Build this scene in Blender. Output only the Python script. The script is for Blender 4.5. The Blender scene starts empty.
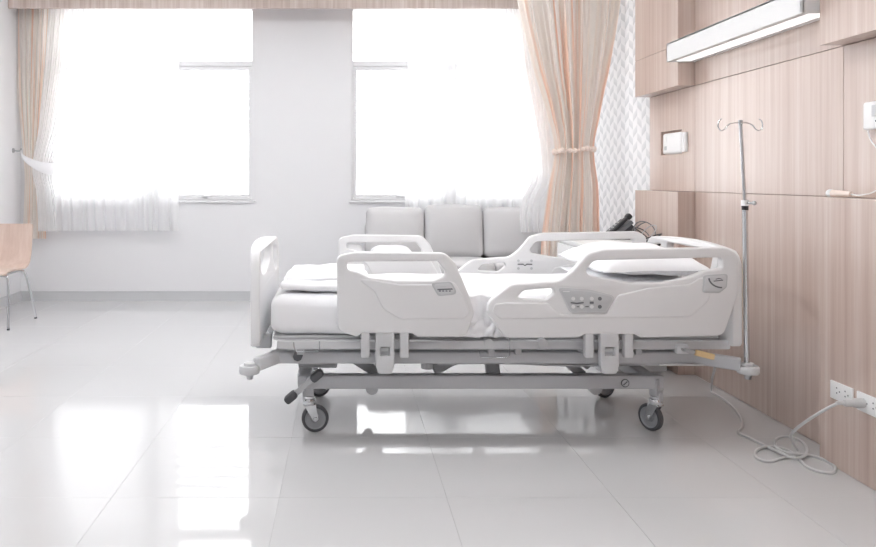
import bpy, bmesh, math, random
from mathutils import Vector, Matrix, noise
random.seed(7)
SC = bpy.context.scene
COL = SC.collection
PI = math.pi

# ------------------------------------------------------------------ camera
H = 1.16            # eye height, metres
F = 720.0           # focal length in pixels of the 876x547 frame
VX, VY = 345.0, 179.0   # vanishing point of the room's depth direction
cam = bpy.data.cameras.new('camera')
cam.sensor_width = 36.0
cam.lens = F / 876.0 * 36.0
cam.shift_x = (438.0 - VX) / 876.0
cam.shift_y = -(273.5 - VY) / 876.0
cam.clip_start = 0.05
co = bpy.data.objects.new('camera', cam)
COL.objects.link(co)
co.location = (0, 0, H)
co.rotation_euler = (PI / 2, 0, 0)
SC.camera = co

# ------------------------------------------------------------------ world and exposure
SKY = 3.9
FILL = 12.8  # strength of the added, unseen ceiling fill panels
w = bpy.data.worlds.new('overcast_sky')
SC.world = w
w.use_nodes = True
w.node_tree.nodes['Background'].inputs[0].default_value = (0.985, 0.993, 1.0, 1)
w.node_tree.nodes['Background'].inputs[1].default_value = SKY
SC.view_settings.view_transform = 'Standard'
SC.view_settings.look = 'None'
SC.view_settings.gamma = 1.0
SC.view_settings.use_curve_mapping = False
SC.view_settings.exposure = 0.41
try:
    SC.cycles.use_denoising = True
    SC.cycles.max_bounces = 10
    SC.cycles.diffuse_bounces = 6
    SC.cycles.transparent_max_bounces = 16
    SC.cycles.sample_clamp_indirect = 8
except Exception:
    pass

# room extents
XL, XR, YB, YF, ZC = -3.085, 2.07, 6.85, -2.2, 3.05
XB = 1.97           # front of the proud wood panels on the bed-head wall
YA, YN, YP = 4.26, 2.99, 4.89   # recess far end, recess near end, end of wood


# ------------------------------------------------------------------ helpers
def W(x, y, Y):
    """pixel on a plane at distance Y -> (X, Z)"""
    return ((x - VX) * Y / F, H - (y - VY) * Y / F)


def G(x, y, z=0.0):
    """pixel on the floor -> point"""
    Y = (H - z) * F / (y - VY)
    return Vector(((x - VX) * Y / F, Y, z))


def s2l(c):
    return tuple((v / 12.92 if v <= 0.04045 else ((v + 0.055) / 1.055) ** 2.4) for v in c)


def rgb(r, g, b):
    return s2l((r / 255, g / 255, b / 255)) + (1,)


MATS = {}


def mat(name, col, rough=0.5, metal=0.0, coat=0.0, coat_rough=0.1, spec=0.5, emit=None, estr=0):
    m = bpy.data.materials.new(name)
    m.use_nodes = True
    b = m.node_tree.nodes['Principled BSDF']
    b.inputs['Base Color'].default_value = col
    b.inputs['Roughness'].default_value = rough
    b.inputs['Metallic'].default_value = metal
    b.inputs['Coat Weight'].default_value = coat
    b.inputs['Coat Roughness'].default_value = coat_rough
    b.inputs['Specular IOR Level'].default_value = spec
    if emit:
        b.inputs['Emission Color'].default_value = emit
        b.inputs['Emission Strength'].default_value = estr
    MATS[name] = m
    return m


def nodes(m):
    nt = m.node_tree
    return nt, nt.nodes, nt.links, nt.nodes['Principled BSDF']


def mathn(nt, op, a, b=None, clamp=False):
    n = nt.nodes.new('ShaderNodeMath')
    n.operation = op
    n.use_clamp = clamp
    for i, v in enumerate((a, b)):
        if v is None:
            continue
        if isinstance(v, (int, float)):
            n.inputs[i].default_value = v
        else:
            nt.links.new(v, n.inputs[i])
    return n.outputs[0]


def ramp(nt, fac, stops):
    n = nt.nodes.new('ShaderNodeValToRGB')
    e = n.color_ramp.elements
    while len(e) < len(stops):
        e.new(0.5)
    for k, (p, c) in enumerate(stops):
        e[k].position = p
        e[k].color = c
    nt.links.new(fac, n.inputs[0])
    return n.outputs[0]


def bump_noise(m, scale, strength, dist=0.01, detail=3, stretch=(1, 1, 1)):
    nt, N, L, b = nodes(m)
    tc = N.new('ShaderNodeTexCoord')
    mp = N.new('ShaderNodeMapping')
    mp.inputs['Scale'].default_value = stretch
    L.new(tc.outputs['Object'], mp.inputs[0])
    t = N.new('ShaderNodeTexNoise')
    t.inputs['Scale'].default_value = scale
    t.inputs['Detail'].default_value = detail
    L.new(mp.outputs[0], t.inputs['Vector'])
    bp = N.new('ShaderNodeBump')
    bp.inputs['Strength'].default_value = strength
    bp.inputs['Distance'].default_value = dist
    L.new(t.outputs['Fac'], bp.inputs['Height'])
    L.new(bp.outputs[0], b.inputs['Normal'])


def wood(name, dark, mid, light, rough=0.42, coat=0.0, axis='Z', spec=0.5):
    """straight vertical grain"""
    m = mat(name, mid, rough, coat=coat, coat_rough=0.22, spec=spec)
    nt, N, L, b = nodes(m)
    g = N.new('ShaderNodeNewGeometry')
    sx = N.new('ShaderNodeSeparateXYZ')
    L.new(g.outputs['Position'], sx.inputs[0])
    cb = N.new('ShaderNodeCombineXYZ')
    for k, ax in enumerate('XYZ'):
        s = 0.25 if ax == axis else 14.0
        L.new(mathn(nt, 'MULTIPLY', sx.outputs[k], s), cb.inputs[k])
    t = N.new('ShaderNodeTexNoise')
    t.inputs['Scale'].default_value = 2.2
    t.inputs['Detail'].default_value = 7
    t.inputs['Roughness'].default_value = 0.68
    L.new(cb.outputs[0], t.inputs['Vector'])
    c = ramp(nt, t.outputs['Fac'], [(0.30, dark), (0.5, mid), (0.70, light)])
    L.new(c, b.inputs['Base Color'])
    return m


M_WALL = mat('wall_paint', rgb(236, 236, 238), 0.85)
M_CEIL = mat('ceiling_paint', rgb(244, 244, 244), 0.9)
M_SKIRT = mat('skirting_vinyl', rgb(212, 213, 215), 0.5)
M_GROUT = mat('grout', rgb(222, 222, 222), 0.8)
M_TILE = mat('porcelain_tile', rgb(210, 210, 211), 0.05, spec=0.55)
bump_noise(M_TILE, 1.3, 0.035, 0.02, 2)
M_WOOD = wood('laminate_wood', rgb(188, 164, 152), rgb(202, 181, 170), rgb(214, 199, 190), 0.34, coat=1.0)
M_WOODEDGE = mat('wood_core', rgb(178, 152, 140), 0.6)
M_PELMET = wood('pelmet_wood', rgb(196, 176, 166), rgb(214, 198, 190), rgb(228, 216, 210), 0.5)
M_PLY = wood('chair_plywood', rgb(212, 188, 174), rgb(222, 199, 186), rgb(230, 210, 198), 0.35)
M_FRAME = mat('window_aluminium', rgb(238, 238, 240), 0.4)
M_LOUVRE = mat('louvre_paint', rgb(214, 216, 218), 0.6)
M_PLASTIC = mat('bed_plastic', rgb(232, 232, 233), 0.38)
M_PLASTIC2 = mat('bed_plastic_grey', rgb(208, 209, 211), 0.42)
M_PANEL = mat('control_panel_grey', rgb(196, 198, 200), 0.4)
M_STEEL = mat('painted_steel', rgb(190, 191, 194), 0.4)
M_STEELD = mat('painted_steel_dark', rgb(174, 175, 178), 0.5)
M_CHROME = mat('chrome', rgb(214, 216, 218), 0.16, metal=1.0)
M_BRUSH = mat('brushed_steel', rgb(188, 190, 193), 0.32, metal=1.0)
M_RUBBER = mat('dark_rubber', rgb(84, 85, 88), 0.6)
M_BLACK = mat('black_plastic', rgb(46, 47, 50), 0.45)
M_DGREY = mat('dark_grey_print', rgb(105, 108, 112), 0.5)
M_HUB = mat('caster_hub_grey', rgb(160, 162, 166), 0.45)
M_WHITE = mat('white_plastic', rgb(243, 243, 243), 0.4)
M_SHEET = mat('white_sheet', rgb(246, 246, 248), 0.85)
bump_noise(M_SHEET, 9, 0.25, 0.01, 4)
M_PILLOW = mat('pillow_cotton', rgb(248, 248, 250), 0.85)
bump_noise(M_PILLOW, 6, 0.25, 0.012, 3)
M_SOFA = mat('sofa_fabric', rgb(209, 208, 209), 0.8)
bump_noise(M_SOFA, 160, 0.15, 0.002, 2)
M_TAG = mat('amber_tag', rgb(222, 194, 146), 0.5)
M_CABLE = mat('cable_grey', rgb(206, 206, 206), 0.45)
M_LIGHTBOX = mat("lamp_housing", rgb(230, 230, 230), 0.4)
M_DIFF = mat('lamp_diffuser', (0.95, 0.95, 0.95, 1), 0.5, emit=(1, 0.985, 0.96, 1), estr=0.75)
M_CLAMP = mat('ceiling_diffuser', (0.95, 0.95, 0.95, 1), 0.5, emit=(0.985, 0.993, 1.0, 1), estr=FILL)  # glow of the added fill panels, out of frame
M_LACE = mat('peach_lace', rgb(246, 230, 220), 0.8)

# window glass: clear pane with a fresnel gloss
m = bpy.data.materials.new('window_glass')
m.use_nodes = True
nt = m.node_tree
nt.nodes.clear()
o_ = nt.nodes.new('ShaderNodeOutputMaterial')
mx = nt.nodes.new('ShaderNodeMixShader')
tr = nt.nodes.new('ShaderNodeBsdfTransparent')
gl = nt.nodes.new('ShaderNodeBsdfGlossy')
gl.inputs['Roughness'].default_value = 0.02
fr = nt.nodes.new('ShaderNodeFresnel')
fr.inputs[0].default_value = 1.3
nt.links.new(fr.outputs[0], mx.inputs[0])
nt.links.new(tr.outputs[0], mx.inputs[1])
nt.links.new(gl.outputs[0], mx.inputs[2])
nt.links.new(mx.outputs[0], o_.inputs[0])
M_GLASS = m


def cloth(name, stops, transl, transp, scale=1.0):
    """fabric: diffuse + translucent + see-through, stripe colours along u"""
    m = bpy.data.materials.new(name)
    m.use_nodes = True
    nt = m.node_tree
    nt.nodes.clear()
    out = nt.nodes.new('ShaderNodeOutputMaterial')
    uv = nt.nodes.new('ShaderNodeUVMap')
    sx = nt.nodes.new('ShaderNodeSeparateXYZ')
    nt.links.new(uv.outputs[0], sx.inputs[0])
    cb = nt.nodes.new('ShaderNodeCombineXYZ')
    nt.links.new(mathn(nt, 'MULTIPLY', sx.outputs[0], scale), cb.inputs[0])
    nt.links.new(mathn(nt, 'MULTIPLY', sx.outputs[1], 0.35), cb.inputs[1])
    t = nt.nodes.new('ShaderNodeTexNoise')
    t.inputs['Scale'].default_value = 1.0
    t.inputs['Detail'].default_value = 2
    nt.links.new(cb.outputs[0], t.inputs['Vector'])
    c = ramp(nt, t.outputs['Fac'], stops)
    d = nt.nodes.new('ShaderNodeBsdfDiffuse')
    tl = nt.nodes.new('ShaderNodeBsdfTranslucent')
    tp = nt.nodes.new('ShaderNodeBsdfTransparent')
    nt.links.new(c, d.inputs[0])
    nt.links.new(c, tl.inputs[0])
    m1 = nt.nodes.new('ShaderNodeMixShader')
    m1.inputs[0].default_value = transl
    nt.links.new(d.outputs[0], m1.inputs[1])
    nt.links.new(tl.outputs[0], m1.inputs[2])
    m2 = nt.nodes.new('ShaderNodeMixShader')
    m2.inputs[0].default_value = transp
    nt.links.new(m1.outputs[0], m2.inputs[1])
    nt.links.new(tp.outputs[0], m2.inputs[2])
    nt.links.new(m2.outputs[0], out.inputs[0])
    return m


M_SHEER = cloth('sheer_voile', [(0, (0.96, 0.96, 0.965, 1)), (1, (0.96, 0.96, 0.965, 1))], 0.70, 0.04)
M_DRAPE = cloth('peach_cream_drape', [(0.37, rgb(250, 220, 202)), (0.44, rgb(250, 240, 232)), (0.50, rgb(249, 245, 240)), (0.62, rgb(250, 246, 242)), (0.69, rgb(250, 228, 216))], 0.42, 0.0, 22)  # cream and peach cloth; stripes also paint in light passing through folds

# relief-look wallpaper print: columns of staggered lozenges in two pale greys
M_PAPER = mat('geometric_wallpaper', rgb(238, 238, 240), 0.7)
nt, N, L, b = nodes(M_PAPER)
g = N.new('ShaderNodeNewGeometry')
sx = N.new('ShaderNodeSeparateXYZ')
L.new(g.outputs['Position'], sx.inputs[0])
cu = mathn(nt, 'DIVIDE', sx.outputs[1], 0.075)
ci = mathn(nt, 'FLOOR', cu)
cf = mathn(nt, 'FRACT', cu)
rv = mathn(nt, 'ADD', mathn(nt, 'DIVIDE', sx.outputs[2], 0.115), mathn(nt, 'MULTIPLY', mathn(nt, 'PINGPONG', cu, 1.0), 0.34))
rf = mathn(nt, 'FRACT', mathn(nt, 'ADD', rv, mathn(nt, 'MULTIPLY', ci, 0.5)))
c = ramp(nt, rf, [(0.0, rgb(214, 215, 217)), (0.40, rgb(228, 229, 231)), (0.50, rgb(246, 246, 247)), (0.94, rgb(242, 242, 244))])
L.new(c, b.inputs['Base Color'])

ORG = {}


def put(name, me, material, parent=None, origin=None, smooth=False):
    """link mesh data (world coordinates) as one object; origin at its base or its thing's base"""
    if parent is not None:
        org = ORG[parent.name]
    else:
        if origin is None:
            xs = [v.co for v in me.vertices]
            lo = [min(v[k] for v in xs) for k in range(3)]
            hi = [max(v[k] for v in xs) for k in range(3)]
            origin = ((lo[0] + hi[0]) / 2, (lo[1] + hi[1]) / 2, lo[2])
        org = Vector(origin)
    me.transform(Matrix.Translation(-org))
    if material is not None:
        me.materials.clear()
        me.materials.append(material)
    if smooth:
        smooth_mesh(me)
    o = bpy.data.objects.new(name, me)
    COL.objects.link(o)
    if parent is not None:
        o.parent = parent
    else:
        o.location = org
    ORG[o.name] = org
    return o


def smooth_mesh(me, ang=40):
    for p in me.polygons:
        p.use_smooth = True
    bm = bmesh.new()
    bm.from_mesh(me)
    for e in bm.edges:
        e.smooth = not (len(e.link_faces) == 2 and e.calc_face_angle(0) > math.radians(ang))
    bm.to_mesh(me)
    bm.free()


def tag(o, label=None, cat=None, group=None, kind=None):
    if label:
        o['label'] = label
    if cat:
        o['category'] = cat
    if group:
        o['group'] = group
    if kind:
        o['kind'] = kind
    return o


def thing(name, label, cat, loc, group=None):
    e = bpy.data.objects.new(name, None)
    COL.objects.link(e)
    e.location = loc
    e.empty_display_size = 0.1
    ORG[e.name] = Vector(loc)
    return tag(e, label, cat, group)


class MB:
    """collects shapes in world coordinates and becomes one mesh object"""

    def __init__(self):
        self.bm = bmesh.new()

    def box(self, x0, x1, y0, y1, z0, z1, bev=0.0, seg=2, rot=None):
        t = bmesh.new()
        bmesh.ops.create_cube(t, size=1)
        sx, sy, sz = x1 - x0, y1 - y0, z1 - z0
        bmesh.ops.scale(t, vec=(sx, sy, sz), verts=t.verts)
        if bev > 0:
            bmesh.ops.bevel(t, geom=list(t.edges), offset=min(bev, 0.49 * min(abs(sx), abs(sy), abs(sz))), segments=seg, affect='EDGES', profile=0.5)
        if rot is not None:
            bmesh.ops.transform(t, matrix=rot, verts=t.verts)
        bmesh.ops.translate(t, vec=((x0 + x1) / 2, (y0 + y1) / 2, (z0 + z1) / 2), verts=t.verts)
        return self.add(t)

    def add(self, t):
        me = bpy.data.meshes.new('tmp')
        t.to_mesh(me)
        t.free()
        self.bm.from_mesh(me)
        bpy.data.meshes.remove(me)
        return self

    def addmesh(self, me):
        self.bm.from_mesh(me)
        bpy.data.meshes.remove(me)
        return self

    def bar(self, a, b, w_, h_, bev=0.0):
        """rectangular bar from a to b"""
        a, b = Vector(a), Vector(b)
        d = b - a
        t = bmesh.new()
        bmesh.ops.create_cube(t, size=1)
        bmesh.ops.scale(t, vec=(w_, h_, d.length), verts=t.verts)
        if bev:
            bmesh.ops.bevel(t, geom=list(t.edges), offset=bev, segments=2, affect='EDGES', profile=0.5)
        z = d.normalized()
        yv = Vector((0, 1, 0)) if abs(z.y) < 0.9 else Vector((0, 0, 1))
        xv = yv.cross(z).normalized()
        yv = z.cross(xv)
        R = Matrix((xv, yv, z)).transposed().to_4x4()
        bmesh.ops.transform(t, matrix=Matrix.Translation((a + b) / 2) @ R, verts=t.verts)
        return self.add(t)

    def cyl(self, a, b, r, r2=None, seg=20, bev=0.0):
        a, b = Vector(a), Vector(b)
        d = b - a
        t = bmesh.new()
        bmesh.ops.create_cone(t, cap_ends=True, segments=seg, radius1=r, radius2=r if r2 is None else r2, depth=d.length)
        if bev:
            es = [e for e in t.edges if len(e.link_faces) == 2 and any(len(f.verts) > 4 for f in e.link_faces)]
            bmesh.ops.bevel(t, geom=es, offset=bev, segments=2, affect='EDGES', profile=0.5)
        R = d.to_track_quat('Z', 'Y').to_matrix().to_4x4()
        bmesh.ops.transform(t, matrix=Matrix.Translation((a + b) / 2) @ R, verts=t.verts)
        return self.add(t)

    def sphere(self, c, r, sc=(1, 1, 1), seg=16):
        t = bmesh.new()
        bmesh.ops.create_uvsphere(t, u_segments=seg, v_segments=seg // 2, radius=r)
        bmesh.ops.scale(t, vec=sc, verts=t.verts)
        bmesh.ops.translate(t, vec=c, verts=t.verts)
        return self.add(t)

    def lathe(self, prof, a, axis, seg=28, caps=True):
        """profile (distance along axis, radius) turned about axis at a"""
        t = bmesh.new()
        rings = []
        for (d, r) in prof:
            rings.append([t.verts.new((r * math.cos(2 * PI * k / seg), r * math.sin(2 * PI * k / seg), d)) for k in range(seg)])
        for i in range(len(rings) - 1):
            for k in range(seg):
                t.faces.new((rings[i][k], rings[i][(k + 1) % seg], rings[i + 1][(k + 1) % seg], rings[i + 1][k]))
        if caps and prof[0][1] > 1e-5:
            t.faces.new(list(reversed(rings[0])))
        if caps and prof[-1][1] > 1e-5:
            t.faces.new(rings[-1])
        bmesh.ops.recalc_face_normals(t, faces=t.faces)
        R = Vector(axis).to_track_quat('Z', 'Y').to_matrix().to_4x4()
        bmesh.ops.transform(t, matrix=Matrix.Translation(a) @ R, verts=t.verts)
        return self.add(t)

    def tube(self, pts, r, seg=10, smooth_n=0, closed=False):
        pts = [Vector(p) for p in pts]
        if smooth_n:
            pts = catmull(pts, smooth_n, closed)
        t = bmesh.new()
        rings = []
        n = len(pts)
        prev = None
        for i, p in enumerate(pts):
            if closed:
                d = pts[(i + 1) % n] - pts[i - 1]
            else:
                d = pts[min(i + 1, n - 1)] - pts[max(i - 1, 0)]
            d.normalize()
            if prev is None:
                u = d.orthogonal().normalized()
            else:
                u = (prev - d * prev.dot(d))
                u = u.normalized() if u.length > 1e-6 else d.orthogonal().normalized()
            prev = u
            v = d.cross(u)
            rings.append([t.verts.new(p + (u * math.cos(2 * PI * k / seg) + v * math.sin(2 * PI * k / seg)) * r) for k in range(seg)])
        m_ = n if closed else n - 1
        for i in range(m_):
            A, B = rings[i], rings[(i + 1) % n]
            for k in range(seg):
                t.faces.new((A[k], A[(k + 1) % seg], B[(k + 1) % seg], B[k]))
        if not closed:
            t.faces.new(list(reversed(rings[0])))
            t.faces.new(rings[-1])
        bmesh.ops.recalc_face_normals(t, faces=t.faces)
        return self.add(t)

    def quadprism(self, poly, axis, lo, hi):
        """polygon (2D) extruded along an axis; axis 'X': poly=(y,z), 'Y': (x,z), 'Z': (x,y)"""
        t = bmesh.new()

        def P(p, h):
            return {'X': (h, p[0], p[1]), 'Y': (p[0], h, p[1]), 'Z': (p[0], p[1], h)}[axis]
        A = [t.verts.new(P(p, lo)) for p in poly]
        B = [t.verts.new(P(p, hi)) for p in poly]
        n = len(poly)
        t.faces.new(A)
        t.faces.new(list(reversed(B)))
        for k in range(n):
            t.faces.new((A[k], B[k], B[(k + 1) % n], A[(k + 1) % n]))
        bmesh.ops.recalc_face_normals(t, faces=t.faces)
        return self.add(t)

    def build(self, name, material, parent=None, smooth=False, origin=None):
        me = bpy.data.meshes.new(name)
        self.bm.to_mesh(me)
        self.bm.free()
        return put(name, me, material, parent, origin, smooth)


def catmull(pts, n, closed=False):
    out = []
    N_ = len(pts)
    rng = range(N_ if closed else N_ - 1)
    for i in rng:
        if closed:
            p0, p1, p2, p3 = pts[i - 1], pts[i], pts[(i + 1) % N_], pts[(i + 2) % N_]
        else:
            p0, p1, p2, p3 = pts[max(i - 1, 0)], pts[i], pts[i + 1], pts[min(i + 2, N_ - 1)]
        for k in range(n):
            t = k / n
            out.append(0.5 * ((2 * p1) + (p2 - p0) * t + (2 * p0 - 5 * p1 + 4 * p2 - p3) * t * t + (3 * p1 - p0 - 3 * p2 + p3) * t ** 3))
    if not closed:
        out.append(pts[-1].copy())
    return out


def rounded(pts, n=6):
    """polygon with per-corner radius: (x, y, r)"""
    out = []
    N_ = len(pts)
    for i in range(N_):
        p = Vector(pts[i][:2])
        r = pts[i][2] if len(pts[i]) > 2 else 0
        a = Vector(pts[i - 1][:2]) - p
        b_ = Vector(pts[(i + 1) % N_][:2]) - p
        la, lb = a.length, b_.length
        if r <= 0:
            out.append(p)
            continue
        a.normalize()
        b_.normalize()
        ang = a.angle(b_)
        d = min(r / max(math.tan(ang / 2), 1e-4), 0.48 * la, 0.48 * lb)
        A, B = p + a * d, p + b_ * d
        for k in range(n + 1):
            t = k / n
            out.append((1 - t) ** 2 * A + 2 * t * (1 - t) * p + t * t * B)
    return out


def plate(loops, mapping, half, bev, res=3):
    """flat plate with holes and rounded edges: 2D filled curve turned into a mesh. mapping: (u, v, depth) -> world"""
    cu_ = bpy.data.curves.new('tmp', 'CURVE')
    cu_.dimensions = '2D'
    cu_.fill_mode = 'BOTH'
    cu_.extrude = max(half - bev, 0.0005)
    cu_.bevel_depth = bev
    cu_.bevel_resolution = res
    cu_.offset = -bev
    for lp in loops:
        s = cu_.splines.new('POLY')
        s.points.add(len(lp) - 1)
        for k, p in enumerate(lp):
            s.points[k].co = (p[0], p[1], 0, 1)
        s.use_cyclic_u = True
    ob = bpy.data.objects.new('tmp', cu_)
    COL.objects.link(ob)
    dg = bpy.context.evaluated_depsgraph_get()
    dg.update()
    me = bpy.data.meshes.new_from_object(ob.evaluated_get(dg))
    bpy.data.objects.remove(ob)
    bpy.data.curves.remove(cu_)
    for v in me.vertices:
        v.co = Vector(mapping(v.co.x, v.co.y, v.co.z))
    bm = bmesh.new()
    bm.from_mesh(me)
    bmesh.ops.remove_doubles(bm, verts=bm.verts, dist=1e-5)
    bmesh.ops.recalc_face_normals(bm, faces=bm.faces)
    bm.to_mesh(me)
    bm.free()
    return me


def softbox(c, size, r, puff=(0, 0, 0), n=14, wob=0.0, wsc=6.0, rot=None, seed=0.0, func=None):
    """upholstered block: rounded box, faces puffed, surface wobbling"""
    t = bmesh.new()
    bmesh.ops.create_cube(t, size=2)
    bmesh.ops.subdivide_edges(t, edges=list(t.edges), cuts=n, use_grid_fill=True)
    hs = Vector(size) / 2
    for v in t.verts:
        p = v.co.copy()
        q = Vector((p.x * hs.x, p.y * hs.y, p.z * hs.z))
        inner = Vector([max(-(hs[k] - r), min(hs[k] - r, q[k])) for k in range(3)])
        d = q - inner
        if d.length > 1e-9:
            q = inner + d.normalized() * r * min(1.0, max(abs(d.x), abs(d.y), abs(d.z)) / r)
        f = [(1 - p[1] ** 2) * (1 - p[2] ** 2), (1 - p[0] ** 2) * (1 - p[2] ** 2), (1 - p[0] ** 2) * (1 - p[1] ** 2)]
        for k in range(3):
            if abs(p[k]) > 0.999:
                q[k] += math.copysign(puff[k] * f[k], p[k])
        if wob:
            q += noise.noise_vector(q * wsc + Vector((seed, seed * 1.7, 3))) * wob
        if func:
            q = func(q, p)
        v.co = q
    M = Matrix.Translation(c)
    if rot is not None:
        M = M @ rot
    bmesh.ops.transform(t, matrix=M, verts=t.verts)
    me = bpy.data.meshes.new('soft')
    t.to_mesh(me)
    t.free()
    return me


def pillow_mesh(c, lx, ly, h, rot=None, n=26, wob=0.01, seed=0.0, pw=4.0, flat=0.35):
    """pillow: two bulged skins meeting in a pinched seam"""
    t = bmesh.new()
    grids = []
    for sgn in (1, -1):
        gr = []
        for i in range(n + 1):
            row = []
            for j in range(n + 1):
                u, v = 2 * i / n - 1, 2 * j / n - 1
                k = max((1 - abs(u) ** pw) * (1 - abs(v) ** pw), 0) ** 0.5
                pin = 1 - 0.06 * (1 - abs(u)) * abs(v) ** 3 - 0.0
                pin2 = 1 - 0.06 * (1 - abs(v)) * abs(u) ** 3
                z = sgn * h / 2 * k * (1 if sgn > 0 else flat * 2)
                p = Vector((u * lx / 2 * pin2, v * ly / 2 * pin, z))
                p += noise.noise_vector(p * 7 + Vector((seed, 0, 0))) * wob
                if i in (0, n) or j in (0, n):
                    p.z = noise.noise(Vector((p.x * 7, p.y * 7, seed))) * wob
                row.append(t.verts.new(p))
            gr.append(row)
        grids.append(gr)
    for s, gr in enumerate(grids):
        for i in range(n):
            for j in range(n):
                q = (gr[i][j], gr[i + 1][j], gr[i + 1][j + 1], gr[i][j + 1])
                t.faces.new(q if s == 0 else tuple(reversed(q)))
    bmesh.ops.remove_doubles(t, verts=t.verts, dist=1e-4)
    M = Matrix.Translation(c)
    if rot is not None:
        M = M @ rot
    bmesh.ops.transform(t, matrix=M, verts=t.verts)
    bmesh.ops.recalc_face_normals(t, faces=t.faces)
    me = bpy.data.meshes.new('pillow')
    t.to_mesh(me)
    t.free()
    return me


def copy_tree(o, parent=None):
    c = o.copy()
    COL.objects.link(c)
    c.parent = parent
    ORG[c.name] = ORG[o.name]
    for ch in [k for k in bpy.data.objects if k.parent == o]:
        copy_tree(ch, c)
    return c


# ================================================================== THE SETTING
# floor: slab of grout with separate porcelain tiles let in
fl = MB().box(XL - 0.1, XR + 0.1, YF - 0.1, YB + 0.2, -0.1, -0.0022).build('floor', M_GROUT)
tag(fl, 'glossy white porcelain tiled floor of the ward room', kind='structure')
TP, X0, Y0 = 0.61, -1.46, 2.62
xe = sorted({XL, XR} | {X0 + TP * k for k in range(-4, 8) if XL < X0 + TP * k < XR})
ye = sorted({YF, YB} | {Y0 + TP * k for k in range(-10, 10) if YF < Y0 + TP * k < YB})
tile_cache = {}
for i in range(len(xe) - 1):
    for j in range(len(ye) - 1):
        sx_, sy_ = xe[i + 1] - xe[i] - 0.0009, ye[j + 1] - ye[j] - 0.0009
        if sx_ < 0.01 or sy_ < 0.01:
            continue
        key = (round(sx_, 4), round(sy_, 4))
        if key not in tile_cache:
            t = bmesh.new()
            bmesh.ops.create_cube(t, size=1)
            bmesh.ops.scale(t, vec=(sx_, sy_, 0.01), verts=t.verts)
            bmesh.ops.translate(t, vec=(0, 0, -0.005), verts=t.verts)
            te = [e for e in t.edges if all(v.co.z > -0.001 for v in e.verts)]
            bmesh.ops.bevel(t, geom=te, offset=0.0004, segments=1, affect='EDGES')
            me = bpy.data.meshes.new('floor_tile')
            t.to_mesh(me)
            t.free()
            me.materials.append(M_TILE)
            tile_cache[key] = me
        o = bpy.data.objects.new('floor_tile', tile_cache[key])
        COL.objects.link(o)
        o.parent = fl
        o.location = Vector(((xe[i] + xe[i + 1]) / 2, (ye[j] + ye[j + 1]) / 2, 0)) - fl.location

tag(MB().box(XL - 0.1, XR + 0.2, YF - 0.1, YB + 0.2, ZC, ZC + 0.1).build('ceiling', M_CEIL), 'plain white ceiling of the ward room', kind='structure')
tag(MB().box(XL - 0.12, XL, YF, YB + 0.2, -0.0, ZC).build('wall_left', M_WALL), 'plain white side wall beside the plywood chair', kind='structure')
tag(MB().box(XL - 0.1, XR + 0.1, YF - 0.12, YF, 0, ZC).build('wall_front', M_WALL), 'plain white wall facing the windows', kind='structure')

# back wall with two window openings
WZ0, WZ1 = 0.955, 2.80
WIN = [(-2.79, -0.868), (0.058, 1.95)]
WT = 0.2
mb = MB()
mb.box(XL, XR, YB, YB + WT, 0, WZ0)
mb.box(XL, XR, YB, YB + WT, WZ1, ZC)
mb.box(XL, WIN[0][0], YB, YB + WT, WZ0, WZ1)
mb.box(WIN[0][1], WIN[1][0], YB, YB + WT, WZ0, WZ1)
mb.box(WIN[1][1], XR, YB, YB + WT, WZ0, WZ1)
tag(mb.build('wall_back', M_WALL), 'pale grey-white wall holding the two bright windows', kind='structure')
mb = MB().box(XL + 0.015, XR, YB - 0.014, YB, 0, 0.092)
mb.box(XL + 0.015, XR, YB - 0.018, YB, 0.088, 0.096)
tag(mb.build('baseboard_back', M_SKIRT), 'grey skirting along the window wall', kind='structure')
mb = MB().box(XL, XL + 0.014, YF, YB, 0, 0.092)
mb.box(XL, XL + 0.018, YF, YB, 0.088, 0.096)
tag(mb.build('baseboard_left', M_SKIRT), 'grey skirting along the plain side wall', kind='structure')

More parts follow.
